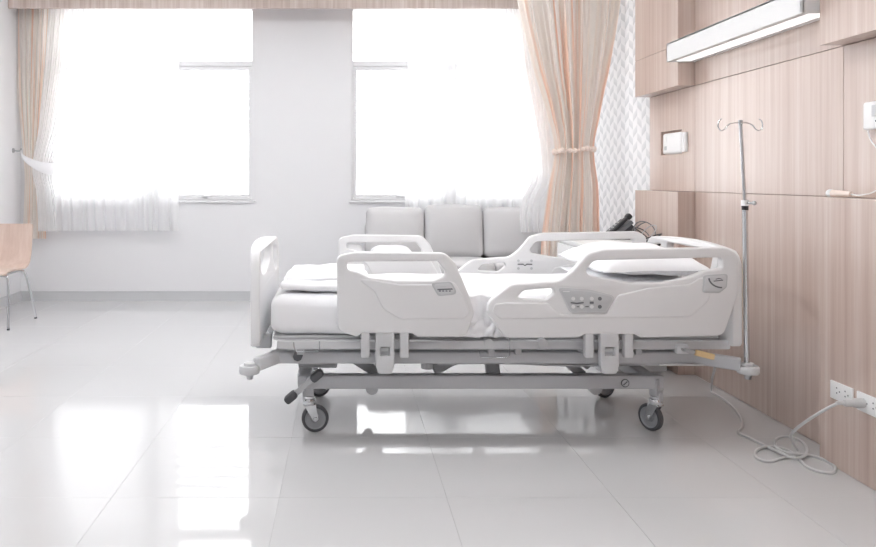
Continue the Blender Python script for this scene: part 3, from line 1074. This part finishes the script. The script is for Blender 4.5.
def board(name, xc, top, openings):
    ya, yb = 3.115, mir(3.115)
    arch = []
    for k in range(33):
        u = -1 + 2 * k / 32
        a_ = abs(u)
        arch.append((BYC - u * (yb - BYC) * (1 - 0.0), top - 0.022 * a_ ** 2 - 0.05 * max(0, (a_ - 0.86) / 0.14) ** 2))
    outer = rounded([(ya, 0.43, 0.03), (yb, 0.43, 0.03)] + [p + (0,) for p in arch], 8)
    loops = [outer] + [rounded(h, 6) for h in openings]
    me = plate(loops, lambda u, v, d: (xc + d + 0.03 * (1 - ((u - BYC) / 0.46) ** 2) * (1 if xc > 0.6 else -1), u, v), 0.021, 0.008)
    return put(name, me, M_PLASTIC, bed, smooth=True)


T_ = 0.862
ops = [[(BYC - 0.25, T_ - 0.036, 0.03), (BYC + 0.25, T_ - 0.036, 0.03), (BYC + 0.21, T_ - 0.125, 0.04), (BYC + 0.08, T_ - 0.165, 0.06), (BYC - 0.08, T_ - 0.165, 0.06), (BYC - 0.21, T_ - 0.125, 0.04)]]
for s in (-1, 1):
    ops.append([(BYC + s * 0.298, T_ - 0.042, 0.02), (BYC + s * 0.422, T_ - 0.068, 0.03), (BYC + s * 0.422, T_ - 0.19, 0.03), (BYC + s * 0.36, T_ - 0.20, 0.02), (BYC + s * 0.285, T_ - 0.12, 0.03)])
fb = board('footboard', -0.388, T_, ops)
hb = board('headboard', 1.698, T_, ops)
for (xc, par, s) in ((-0.388 - 0.012, fb, 1), (1.698 - 0.012, hb, -1)):
    pass
for y in (3.25, mir(3.25)):
    MB().box(-0.40, -0.33, y - 0.02, y + 0.02, 0.40, 0.46, 0.006).build('board_mount', M_STEEL, bed)
    MB().box(1.62, 1.72, y - 0.02, y + 0.02, 0.40, 0.46, 0.006).build('board_mount', M_STEEL, bed)


# ---- split side rails
def px_loop(pts, Y=BY0):
    """outline in pixels of the near rail (x, y, corner radius in pixels) -> metres"""
    out = []
    for p in pts:
        X, Z = W(p[0], p[1], Y)
        out.append((X, Z, (p[2] if len(p) > 2 else 0) * Y / F))
    return out


FOOT = [(336.5, 256, 8), (356, 252, 20), (446, 253, 14), (456, 264, 12), (471, 300, 10), (474.5, 314, 10), (466, 337, 9), (417, 337, 3), (412, 333.5, 3), (362, 333.5, 3), (356, 337, 3), (337.5, 331, 9)]
FOOT_H = [(347, 262, 5), (438, 261.5, 5), (448, 275, 6), (434, 281, 10), (395, 281, 20), (368, 277.5, 10), (357, 272, 6), (347, 270, 4)]
FOOT_F = [(357, 278.5, 6), (374, 280, 12), (400, 284.5, 20), (436, 284, 20), (454, 281, 8), (466, 301, 8), (469.5, 314, 8), (464, 319, 4), (400, 319, 16), (383, 309, 16), (374, 291, 12)]
HEAD = [(487, 312, 6), (489, 302, 14), (511, 284.5, 20), (560, 281, 16), (573, 271, 16), (587, 254, 14), (604, 249.5, 16), (727, 247.5, 12), (739, 254, 14), (738.5, 293, 18), (730, 319, 16), (724, 336, 11), (642, 338, 4), (635, 334.5, 3), (585, 334.5, 3), (579, 338, 4), (505, 338.5, 11)]
HEAD_H1 = [(586, 271, 6), (594, 260.5, 9), (722, 257.5, 5), (722.5, 269, 4), (706, 271, 4), (692, 277, 10), (662, 283, 20), (630, 283, 20), (604, 278.5, 10), (589, 275.5, 4)]
HEAD_H2 = [(518, 297, 5), (524, 290.5, 7), (553, 288, 4), (555, 293, 4), (546, 300, 5), (521, 299, 5)]
HEAD_F = [(492, 312, 4), (494, 304, 4), (506, 302.5, 5), (548, 303, 6), (560, 314, 5), (606, 314, 5), (618, 295, 5), (648, 288, 20), (690, 284, 14), (699, 278, 5), (713, 277, 6), (709, 300, 16), (690, 317, 16), (500, 319, 6)]


def make_rail(near, kind):
    yc = BY0 + 0.02 if near else BY1 - 0.02
    sg = -1 if near else 1                   # outward direction in y

    def mp(u, v, d):
        return (u, yc + sg * d, v)
    if kind == 'foot':
        loops = [rounded(px_loop(FOOT)), rounded(px_loop(FOOT_H))]
        me = plate(loops, mp, 0.020, 0.008, 4)
        r = put('side_rail', me, M_PLASTIC, bed, smooth=True)
        r['label'] = 'short white moulded side rail at the foot end'
        face = rounded(px_loop(FOOT_F))
    else:
        loops = [rounded(px_loop(HEAD)), rounded(px_loop(HEAD_H1)), rounded(px_loop(HEAD_H2))]
        me = plate(loops, mp, 0.020, 0.008, 4)
        r = put('side_rail', me, M_PLASTIC, bed, smooth=True)
        r['label'] = 'long white moulded side rail with control pad at the head end'
        face = rounded(px_loop(HEAD_F))
    for s in ((1, -1)):
        me = plate([face], lambda u, v, d, s=s: (u, yc + sg * s * (0.0205 + 0.5 * d), v), 0.011, 0.008, 3)
        put('rail_relief', me, M_PLASTIC, r, smooth=True)

    def dec(name, pts, m_, lift, half=0.002, outward=True):
        s = 1 if outward else -1
        me = plate([rounded(px_loop(pts), 4)], lambda u, v, d: (u, yc + sg * s * (lift + d), v), half, min(0.001, half * 0.6), 1)
        return put(name, me, m_, r, smooth=True)

    def dot(name, px, py, rr, m_, lift, outward=True):
        s = 1 if outward else -1
        X, Z = W(px, py, BY0)
        ya = yc + sg * s * (lift - 0.003)
        yb = yc + sg * s * lift
        return MB().cyl((X, ya, Z), (X, yb, Z), rr * BY0 / F, seg=14).build(name, m_, r, smooth=True)
    sides = (True, False) if near else (False,)
    for out_ in ((True,) if near else (False,)):
        if kind == 'foot' and not near:
            continue
        if kind == 'foot':
            o = [(430, 282.5, 3), (451, 281.5, 4), (458, 294, 4), (438, 296, 4)]
            dec('angle_gauge_rim', o, M_PANEL, 0.0255, 0.0022, out_)
            dec('angle_gauge', [(432, 284, 3), (450, 283, 4), (456, 293, 4), (439, 294.6, 4)], M_PLASTIC2, 0.0268, 0.0022, out_)
            dec('gauge_print', [(437, 288.6), (452, 288.0), (452.6, 289.3), (437.4, 290)], M_DGREY, 0.0288, 0.0006, out_)
            for k in range(4):
                dec('gauge_print', [(438.5 + 3.3 * k, 290.2), (440.5 + 3.3 * k, 290.1), (440.7 + 3.3 * k, 291.2), (438.8 + 3.3 * k, 291.3)], M_DGREY, 0.0288, 0.0006, out_)
            dec('gauge_print', [(440, 286.2), (446, 286), (446, 286.7), (440, 286.9)], M_PANEL, 0.0288, 0.0006, out_)
        else:
            if near:
                o = [(557, 287, 3), (590, 289.5, 30), (616, 296, 5), (606, 312.5, 5), (570, 313, 6)]
                dec('control_pad_rim', o, M_PLASTIC2, 0.0255, 0.0022)
                dec('control_pad', [(559, 289, 3), (590, 291.5, 30), (613.5, 296.8, 4), (604.5, 311, 4), (571, 311.5, 5)], M_PANEL, 0.0268, 0.0022)
                for k, bx_ in enumerate((572.5, 581, 591, 599)):
                    for by_ in (298.3, 306.3):
                        dot('button', bx_, by_, 1.9, M_PLASTIC if k < 3 else M_DGREY, 0.0315)
                dec('pad_print', [(570, 301.5), (576, 302.3), (583, 301.5), (583, 303), (576, 303.8), (570, 303)], M_DGREY, 0.0290, 0.0006)
                dec('pad_print', [(589, 301.2), (593, 301.2), (593, 303.4), (589, 303.4)], M_DGREY, 0.0290, 0.0006)
                dec('pad_print', [(576, 305.8), (578.6, 305.8), (578.6, 306.8), (576, 306.8)], M_DGREY, 0.0290, 0.0006)
                dec('pad_print', [(584.6, 305.8), (588, 305.4), (588, 306.8), (584.6, 306.8)], M_DGREY, 0.0290, 0.0006)
                dec('pad_print', [(562, 290.6), (569, 291), (569, 291.8), (562.4, 291.5)], M_PLASTIC, 0.0290, 0.0006)
                dec('angle_gauge_rim', [(703, 275, 3), (727, 273.5, 3), (726, 287, 4), (719, 292.5, 4), (701, 292.5, 3)], M_PANEL, 0.0255, 0.0022)
                dec('angle_gauge', [(704.5, 276.3, 3), (725.6, 274.9, 3), (724.8, 286.6, 4), (718.4, 291.2, 4), (702.7, 291.2, 3)], M_PLASTIC2, 0.0268, 0.0022)
                arc = []
                for k in range(9):
                    a = math.radians(185 + 85 * k / 8)
                    arc.append((721 + 14 * math.cos(a), 277 - 11 * math.sin(a)))
                arc2 = [(721 + 12.4 * math.cos(math.radians(185 + 85 * k / 8)), 277 - 9.6 * math.sin(math.radians(185 + 85 * k / 8))) for k in range(8, -1, -1)]
                dec('gauge_print', arc + arc2, M_DGREY, 0.0288, 0.0006)
                dec('gauge_print', [(712.5, 280.4), (722, 279.4), (722, 280.3), (712.6, 281.3)], M_DGREY, 0.0288, 0.0006)
                dec('gauge_print', [(714.5, 278.6), (718, 277.6), (721, 278.6), (721, 279.3), (718, 278.4), (714.6, 279.4)], M_DGREY, 0.0288, 0.0006)
            else:
                for (bx_, by_) in ((571, 285.5), (588, 285.5), (571, 295.5), (588, 295.5)):
                    dot('button', bx_, by_, 1.7, M_PANEL, 0.0275, False)
                dec('pad_print', [(570, 289.5), (577, 289.2), (579.5, 291), (582, 289.2), (589, 289.5), (589, 291), (582, 291), (579.5, 292.6), (577, 291), (570, 291)], M_DGREY, 0.0262, 0.0012, False)
    # hinge arms and latch below the rail
    arms = (365.5, 404.5) if kind == 'foot' else (590, 629.5)
    lx = 385 if kind == 'foot' else 610
    for ax in arms:
        xa = W(ax, 340, BY0)[0]
        o = [(xa - 0.019, 0.50, 0.003), (xa + 0.019, 0.50, 0.003), (xa + 0.019, 0.392, 0.008), (xa - 0.019, 0.392, 0.008)]
        me = plate([rounded(o)], lambda u, v, d: (u, yc + sg * d, v), 0.016, 0.004, 2)
        put('hinge_arm', me, M_PLASTIC2, r, smooth=True)
        ya, yb = yc, 3.215 if near else mir(3.215)
        MB().cyl((xa, ya, 0.41), (xa, yb, 0.40), 0.012, seg=12).build('hinge_pin', M_STEELD, r, smooth=True)
    xa = W(lx, 340, BY0)[0]
    hw = 0.040
    o = rounded([(xa - hw, 0.50, 0.004), (xa + hw, 0.50, 0.004), (xa + hw, 0.36, 0.01), (xa + hw - 0.012, 0.325, 0.012), (xa - hw + 0.012, 0.325, 0.012), (xa - hw, 0.36, 0.01)])
    hh = rounded([(xa - 0.020, 0.440, 0.006), (xa + 0.020, 0.440, 0.006), (xa + 0.021, 0.403, 0.006), (xa - 0.021, 0.403, 0.006)])
    me = plate([o, hh], lambda u, v, d: (u, yc + sg * (0.004 + d), v), 0.016, 0.004, 2)
    lt = put('latch', me, M_PLASTIC2, r, smooth=True)
    MB().box(xa - 0.021, xa + 0.021, min(yc, yc - sg * 0.008), max(yc, yc - sg * 0.008), 0.40, 0.442).build('latch_recess', M_STEEL, r)
    MB().box(xa - 0.018, xa + 0.018, min(yc + sg * 0.010, yc), max(yc + sg * 0.010, yc), 0.418, 0.436, 0.003).build('latch_button', M_PANEL, r)
    return r


for near in (True, False):
    for kind in ('foot', 'head'):
        make_rail(near, kind)

# wire hooks for drain bags, near side
for pts in ([(293.5, 343), (294, 349), (296, 352.3), (318, 352.3), (319.5, 350), (319.5, 342)], [(497, 335), (497, 348), (480, 353), (481.5, 358.5), (507, 358.8), (510.5, 356), (510.5, 336)]):
    q = [(W(a, b_, 3.125)[0], 3.140, W(a, b_, 3.125)[1]) for (a, b_) in pts]
    if len(q) == 7:
        q = q[2:]
        q[0] = (q[0][0], 3.14, q[0][2] + 0.004)
    MB().tube(q, 0.0026, seg=8).build('bag_hook', M_CHROME, bed, smooth=True)
# emergency release lever with amber grip, head end
xa, za = W(684, 350, 3.13)
lv = MB().box(xa - 0.028, xa + 0.028, 3.135, 3.165, za - 0.02, za + 0.02, 0.006).build('release_lever', M_PLASTIC2, bed)
xb1, zb1 = W(692, 350.5, 3.12)
xb2, zb2 = W(714, 358, 3.12)
MB().bar((xa, 3.13, za), (xb1 + 0.03, 3.12, zb1 - 0.012), 0.016, 0.012, 0.003).build('lever_arm', M_BRUSH, lv)
MB().bar((xb1 + 0.012, 3.118, zb1 - 0.008), (xb2, 3.118, zb2 + 0.004), 0.026, 0.016, 0.005).build('lever_grip', M_TAG, lv)['label'] = 'amber plastic grip'
MB().cyl((xa - 0.005, 3.130, za + 0.002), (xa - 0.005, 3.137, za + 0.002), 0.006, seg=10).build('lever_screw', M_STEELD, lv)

# ---- mattress, bedding (each lifts away)


def mfunc(q, p):
    # shallow dents and gathers along the sides
    if abs(p.y) > 0.9:
        q.y += 0.006 * math.sin(q.x * 31 + 4 * q.z) * (0.5 + 0.5 * noise.noise(Vector((q.x * 3, q.z * 4, 1))))
    return q


me = softbox((0.66, BYC, 0.557), (1.98, 0.805, 0.176), 0.05, (0.008, 0.006, 0.006), n=40, wob=0.007, wsc=5, func=mfunc)
mt = thing('mattress', 'thick bed mattress in a white fitted sheet on the hospital bed', 'mattress', (0.66, BYC, 0.468))
put('mattress_core', me, M_SHEET, mt, smooth=True)
# loose sheet hanging between the two near rails
for side in (1,):
    V, Fc = [], []
    nu_, nv_ = 60, 26
    xa0, xa1 = 0.40, 0.72
    for j in range(nv_ + 1):
        v = j / nv_
        for i in range(nu_ + 1):
            u = i / nu_
            x = xa0 + (xa1 - xa0) * u
            s_ = v * 0.24
            if s_ < 0.06:
                y, z = 3.225 - s_, 0.654 - 0.002 * v
            else:
                y, z = 3.165 - 0.006 - 0.012 * (s_ - 0.06) / 0.18, 0.651 - (s_ - 0.06)
            k = min(1, max(0, (v - 0.2) * 2))
            edge = min(u, 1 - u, 0.25) * 4
            fold = math.sin(x * 80 + 9.0 * v + 3 * noise.noise(Vector((x * 9, v * 2, 0)))) * 0.010 + noise.noise(Vector((x * 14, v * 5, 4))) * 0.018
            V.append((x, y - abs(fold) * k * edge, z + fold * 0.3 * edge))
    for j in range(nv_):
        for i in range(nu_):
            a = j * (nu_ + 1) + i
            Fc.append((a, a + 1, a + nu_ + 2, a + nu_ + 1))
    me = bpy.data.meshes.new('sheet')
    me.from_pydata(V, [], Fc)
    put('loose_sheet', me, M_SHEET, mt, smooth=True)['label'] = 'crumpled sheet edge between the side rails'

R20 = Matrix.Rotation(math.radians(-7), 4, 'Y')
tag(put('pillow', pillow_mesh((1.40, BYC - 0.01, 0.747), 0.50, 0.72, 0.19, pw=2.6, flat=0.18,  seed=1.0, wob=0.012), M_PILLOW, smooth=True), 'plump white pillow on top at the head of the bed', 'pillow')
tag(put('pillow', pillow_mesh((1.41, BYC - 0.02, 0.676), 0.50, 0.68, 0.05, seed=9.0, wob=0.008), M_PILLOW, smooth=True), 'flatter white pillow lying underneath the plump one', 'pillow')
bl = thing('folded_blanket', 'white blanket folded into a thick square at the foot of the bed', 'blanket', (-0.10, 3.55, 0.655))
put('blanket_fold', softbox((-0.095, 3.475, 0.677), (0.38, 0.53, 0.044), 0.022, (0.004, 0.01, 0.004), n=20, wob=0.010, wsc=9, seed=2), M_PILLOW, bl, smooth=True)
put('blanket_fold', softbox((-0.085, 3.51, 0.706), (0.365, 0.47, 0.028), 0.013, (0.004, 0.008, 0.006), n=20, wob=0.012, wsc=9, seed=5), M_PILLOW, bl, smooth=True)

# ================================================================== IV POLE (stands in the head bumper)
px0, pz0 = W(747.5, 362, 3.12)
px1, pz1 = W(741, 122, 3.12)
pxm, pzm = W(745.6, 203, 3.12)
YV = 3.125
iv = thing('drip_stand', 'chrome telescopic drip pole with two hooks at the bed head', 'drip stand', (px0, YV, 0.36))
MB().cyl((px0, YV, 0.36), (pxm, YV, pzm), 0.0115, seg=16).build('outer_tube', M_CHROME, iv, smooth=True)
MB().cyl((pxm, YV, pzm), (px1, YV, pz1), 0.0075, seg=14).build('inner_tube', M_CHROME, iv, smooth=True)
MB().cyl((pxm, YV, pzm - 0.030), (pxm, YV, pzm - 0.012), 0.0135).build('black_ring', M_BLACK, iv, smooth=True)
MB().cyl((pxm, YV, pzm - 0.012), (pxm, YV, pzm + 0.012), 0.0155).build('locking_collar', M_WHITE, iv, smooth=True)
mb = MB().cyl((pxm, YV - 0.012, pzm), (pxm + 0.02, YV - 0.022, pzm), 0.005)
mb.sphere((pxm + 0.026, YV - 0.024, pzm), 0.010)
mb.build('thumb_screw', M_BRUSH, iv, smooth=True)
for s in (-1, 1):
    k = 0.083 * s
    pts = [(px1, YV, pz1 - 0.003), (px1 + k * 0.35, YV, pz1 - 0.004), (px1 + k * 0.62, YV, pz1 - 0.012), (px1 + k * 0.80, YV, pz1 - 0.030), (px1 + k * 1.02, YV, pz1 - 0.036), (px1 + k * 1.16, YV, pz1 - 0.020), (px1 + k * 1.12, YV, pz1 + 0.004), (px1 + k * 0.98, YV, pz1 + 0.014)]
    MB().tube(pts, 0.0026, seg=8, smooth_n=5).build('hook', M_CHROME, iv, smooth=True)
MB().cyl((px1, YV, pz1 - 0.01), (px1, YV, pz1 + 0.008), 0.009).build('hook_head', M_BRUSH, iv, smooth=True)

# ================================================================== BED-HEAD FILL
lp_ = thing('bed_head_light', 'long white box lamp mounted in the wood panel recess above the bed', 'wall lamp', (XR, (YA + YN) / 2, 1.85))
XF = 1.90
mb = MB()
mb.box(XF, XF + 0.012, YN + 0.004, YA - 0.004, 1.850, 1.960, 0.003)
mb.box(XF, XR - 0.002, YN + 0.004, YA - 0.004, 1.948, 1.960, 0.002)
mb.box(XF, XR - 0.002, YN + 0.004, YN + 0.016, 1.850, 1.960, 0.002)
mb.box(XF, XR - 0.002, YA - 0.016, YA - 0.004, 1.850, 1.960, 0.002)
mb.box(XF + 0.012, XF + 0.04, YN + 0.016, YA - 0.016, 1.852, 1.858)
mb.box(XR - 0.04, XR - 0.002, YN + 0.016, YA - 0.016, 1.852, 1.858)
mb.build('housing', M_LIGHTBOX, lp_)
MB().box(XF + 0.04, XR - 0.04, YN + 0.03, YA - 0.03, 1.853, 1.860).build('diffuser', M_DIFF, lp_)

# ================================================================== WALL FITTINGS
# niche unit on the far bay
ni = thing('wall_niche_unit', 'white rounded control unit set in a square niche of the wood panel', 'wall unit', (XR, (NY0 + NY1) / 2, NZ0))
mb = MB()
mb.box(XR + 0.0305, XR + 0.0335, NY0, NY1, NZ0, NZ1)
mb.build('niche_back', M_WHITE, ni)
MB().box(XR - 0.006, XR + 0.0300, NY0 + 0.001, NY1 - 0.035, NZ0 + 0.002, NZ1 - 0.012, 0.022, 4).build('unit_body', M_WHITE, ni, smooth=True)
MB().box(XR - 0.009, XR - 0.004, NY1 - 0.10, NY1 - 0.07, NZ0 + 0.03, NZ0 + 0.055, 0.002).build('unit_button', M_PANEL, ni)
MB().box(XR - 0.009, XR - 0.004, NY1 - 0.10, NY1 - 0.07, NZ0 + 0.08, NZ0 + 0.12, 0.002).build('unit_button', M_WHITE, ni)
sw_ = thing('switch_plate', 'narrow white switch plate beside the niche unit', 'switch', (XR, 4.37, 1.325))
MB().box(XR - 0.020, XR - 0.0005, 4.345, 4.385, 1.325, 1.445, 0.004).build('plate', M_WHITE, sw_, smooth=True)
MB().box(XR - 0.023, XR - 0.019, 4.355, 4.375, 1.345, 1.425, 0.002).build('rocker', M_WHITE, sw_)
# call unit on near bay
cu2 = thing('call_unit', 'white nurse call box on the wood panel above the ledge', 'wall unit', (XR, 2.74, 1.352))
MB().box(XR - 0.028, XR - 0.0005, 2.56, 2.843, 1.352, 1.462, 0.010, 3).build('unit_body', M_WHITE, cu2, smooth=True)
MB().box(XR - 0.031, XR - 0.027, 2.58, 2.77, 1.380, 1.387, 0.001).build('label_line', M_DGREY, cu2)
MB().box(XR - 0.031, XR - 0.027, 2.60, 2.79, 1.402, 1.446, 0.003).build('face_plate', M_PLASTIC2, cu2)
MB().cyl((XR - 0.027, 2.695, 1.424), (XR - 0.038, 2.695, 1.424), 0.015).build('call_button', M_WHITE, cu2, smooth=True)
hs = thing('call_handset', 'pale call handset on a thin white cord resting on the panel ledge', 'handset', (1.99, 2.88, ZL))
hz = ZL + 0.0165
MB().cyl((1.985, 2.955, hz), (1.988, 2.935, hz), 0.0165, 0.0165, bev=0.004).build('handset_button', M_WHITE, hs, smooth=True)
MB().cyl((1.988, 2.935, hz), (2.000, 2.845, hz - 0.002), 0.0145, 0.011).build('handset_grip', M_LACE, hs, smooth=True)
MB().tube([(2.000, 2.845, hz - 0.002), (2.005, 2.80, ZL + 0.012), (2.02, 2.74, ZL + 0.03), (2.035, 2.68, ZL + 0.09), (2.045, 2.70, 1.22), (2.052, 2.80, 1.30), (2.055, 2.826, 1.342), (2.056, 2.830, 1.353)], 0.0028, seg=8, smooth_n=8).build('handset_cord', M_WHITE, hs, smooth=True)


def outlet(y0, y1, z0, z1, label):
    t_ = thing('power_outlet', label, 'outlet', (XB, (y0 + y1) / 2, z0), 'outlets on the proud wood panel')
    MB().box(XB - 0.009, XB - 0.0003, y0, y1, z0, z1, 0.003).build('plate', M_WHITE, t_, smooth=True)
    for yc in (y0 + (y1 - y0) * 0.30, y0 + (y1 - y0) * 0.68):
        zc = (z0 + z1) / 2 + 0.004
        for (dy, dz) in ((0.0, 0.010), (0.0, -0.010), (-0.016, -0.002)):
            MB().cyl((XB - 0.0085, yc + dy, zc + dz), (XB - 0.0096, yc + dy, zc + dz), 0.0032, seg=10).build('socket_hole', M_DGREY, t_)
    return t_


outlet(2.785, 2.912, 0.277, 0.349, 'white twin power outlet with both sockets free')
outlet(2.635, 2.762, 0.277, 0.349, 'white twin power outlet with the bed cord plugged in')

# ================================================================== POWER CORD
pc = thing('mains_cable', 'grey power cord from the bed, coiled on the floor and plugged into the wall', 'cord', (G(790, 452).x, G(790, 452).y, 0))
PYY, PZZ = 2.722, 0.313
r_ = 0.0058


def Gf(x, y, z=r_):
    return G(x, y, z)


path = [(XB - 0.105, PYY, PZZ)]
for (x, y, Yd) in ((829, 407.5, 2.745), (816, 415, 2.80), (803, 423.5, 2.87), (794, 431, 2.94)):
    X, Z = W(x, y, Yd)
    path.append((X, Yd, Z))
X, Z = W(791, 436, 2.99)
path.append((X, 2.99, Z))
path += [Gf(794, 444, 0.05), Gf(798, 451, 0.018), Gf(796, 456), Gf(785, 457.5)]
# loop B
for (x, y) in ((768, 461.5), (756, 457), (757, 450), (768, 446.5), (783, 448.5), (795, 454.5)):
    path.append(Gf(x, y, r_ * (1 if y > 450 else 1.6)))
# loop C
for (x, y) in ((806, 466), (820, 471.5), (833, 472.5), (835, 467), (827, 461), (812, 455.5), (797, 454)):
    path.append(Gf(x, y, r_ * 1.0 + (0.011 if x < 800 else 0)))
# loop A
for (x, y, z) in ((784, 452, 0.018), (776, 446, 0.018), (777, 438.5, r_), (788, 436.5, r_), (801, 441, r_), (807, 449, 0.012), (804, 456, 0.012), (793, 458, 0.02), (780, 452.5, 0.02)):
    path.append(Gf(x, y, z))
for (x, y) in ((766, 446, ), (752, 439), (739, 432.8), (742, 427), (741, 419), (735, 409.5), (725, 400), (713, 392.5)):
    path.append(Gf(x, y))
for (x, y, Yd) in ((711.5, 390, 3.92), (712, 380, 3.62), (714.5, 369, 3.34), (713.5, 365.5, 3.25), (708, 364.6, 3.19), (690, 364.6, 3.19), (660, 364.6, 3.192)):
    X, Z = W(x, y, Yd)
    path.append((X, Yd, Z))
MB().tube(path, r_, seg=10, smooth_n=7).build('cable', M_CABLE, pc, smooth=True)
MB().lathe([(0.0, 0.017), (0.006, 0.0185), (0.03, 0.018), (0.045, 0.013), (0.062, 0.0135), (0.072, 0.012), (0.075, 0.008), (0.102, 0.0066)], (XB - 0.010, PYY, PZZ), (-1, 0, 0), 20).build('plug', M_CABLE, pc, smooth=True)

# ================================================================== BEDSIDE CABINET, PHONE, WIRES
bc_ = thing('bedside_cabinet', 'white bedside cabinet between the bed and the wallpaper', 'cabinet', (1.72, 4.70, 0))
MB().box(1.52, 1.955, 4.32, 5.10, 0.05, 0.725, 0.004).build('body', M_WHITE, bc_)
MB().box(1.50, 1.962, 4.30, 5.12, 0.725, 0.750, 0.004).build('worktop', M_WHITE, bc_)
MB().box(1.54, 1.94, 4.34, 5.08, 0.0, 0.05).build('plinth', M_SKIRT, bc_)
for k in range(2):
    y0 = 4.325 + k * 0.39
    d_ = MB().box(1.502, 1.519, y0, y0 + 0.38, 0.50, 0.71, 0.003).build('drawer', M_WHITE, bc_)
    MB().box(1.485, 1.503, y0 + 0.13, y0 + 0.25, 0.60, 0.612, 0.003).build('handle', M_BRUSH, d_)
    d_ = MB().box(1.502, 1.519, y0, y0 + 0.38, 0.06, 0.49, 0.003).build('door', M_WHITE, bc_)
    MB().box(1.485, 1.503, y0 + 0.16, y0 + 0.172, 0.32, 0.44, 0.003).build('handle', M_BRUSH, d_)

YPH = 4.94
ph = thing('desk_phone', 'black desk telephone tilted on its stand on the bedside cabinet', 'phone', (1.90, YPH, 0.75))


def q(x, y):
    X, Z = W(x, y, YPH - 0.08)
    return (X, max(Z, 0.7505))


MB().quadprism([q(610, 241), q(636, 241), q(636, 228), q(630.5, 223.5), q(616, 236)], 'Y', YPH - 0.08, YPH + 0.10).build('body', M_BLACK, ph)
MB().quadprism([q(609.5, 238.5), q(631, 220.5), q(633.5, 223), q(613.5, 241)], 'Y', YPH - 0.085, YPH + 0.105).build('key_face', M_DGREY, ph)
a, b_ = q(611, 235.5), q(631, 215.5)
n2 = Vector((a[0] - b_[0], 0, a[1] - b_[1]))
hsd = MB().bar((a[0], YPH - 0.055, a[1] + 0.006), (b_[0], YPH - 0.055, b_[1]), 0.022, 0.042, 0.008).build('handset', M_BLACK, ph, smooth=True)
MB().bar((b_[0] - 0.022, YPH - 0.055, b_[1] - 0.022), (b_[0] + 0.006, YPH - 0.055, b_[1] + 0.004), 0.036, 0.05, 0.010).build('earpiece', M_BLACK, hsd, smooth=True)
MB().bar((a[0] - 0.002, YPH - 0.055, a[1] + 0.004), (a[0] + 0.026, YPH - 0.055, a[1] + 0.032), 0.034, 0.05, 0.010).build('mouthpiece', M_BLACK, hsd, smooth=True)
for i in range(4):
    for j in range(3):
        f = 0.25 + 0.13 * i
        X = a[0] + (b_[0] - a[0]) * f + 0.012
        Z = a[1] + (b_[1] - a[1]) * f - 0.006
        MB().box(X - 0.005, X + 0.005, YPH + 0.0 + 0.028 * j, YPH + 0.018 + 0.028 * j, Z - 0.004, Z + 0.004, 0.001, rot=Matrix.Rotation(math.radians(-45), 4, 'Y')).build('key', M_PANEL, ph)

wc = thing('cable_tangle', 'tangle of thin dark wires behind the phone on the bedside cabinet', 'cable', (1.88, 4.55, 0.75))
for k, (rad, dz, m_) in enumerate(((0.050, 0.09, M_BLACK), (0.060, 0.13, M_DGREY), (0.045, 0.11, M_STEELD), (0.055, 0.06, M_BLACK))):
    pts = []
    for i in range(15):
        a = i / 14 * 2 * PI * 1.35 + k
        pts.append((1.875 + rad * math.cos(a) + 0.01 * k, 4.56 + rad * 1.2 * math.sin(a) - 0.03 * k, 0.757 + dz * (0.5 + 0.5 * math.sin(a * 0.9 + k)) + 0.002 * k))
    MB().tube(pts, 0.0032, seg=7, smooth_n=4).build('wire', m_, wc, smooth=True)
mb = MB().box(1.87, 1.93, 4.40, 4.46, 0.7505, 0.775, 0.006)
mb.build('adapter', M_BLACK, wc, smooth=True)

# window portals: sampling guides for the sky light, they give off nothing themselves
for k, (wx0, wx1) in enumerate(WIN):
    ld = bpy.data.lights.new('window_portal', 'AREA')
    ld.shape = 'RECTANGLE'
    ld.size = wx1 - wx0
    ld.size_y = WZ1 - WZ0
    ld.cycles.is_portal = True
    lo_ = bpy.data.objects.new('window_portal', ld)
    COL.objects.link(lo_)
    lo_.location = ((wx0 + wx1) / 2, YB + 0.11, (WZ0 + WZ1) / 2)
    lo_.rotation_euler = (-PI / 2, 0, 0)
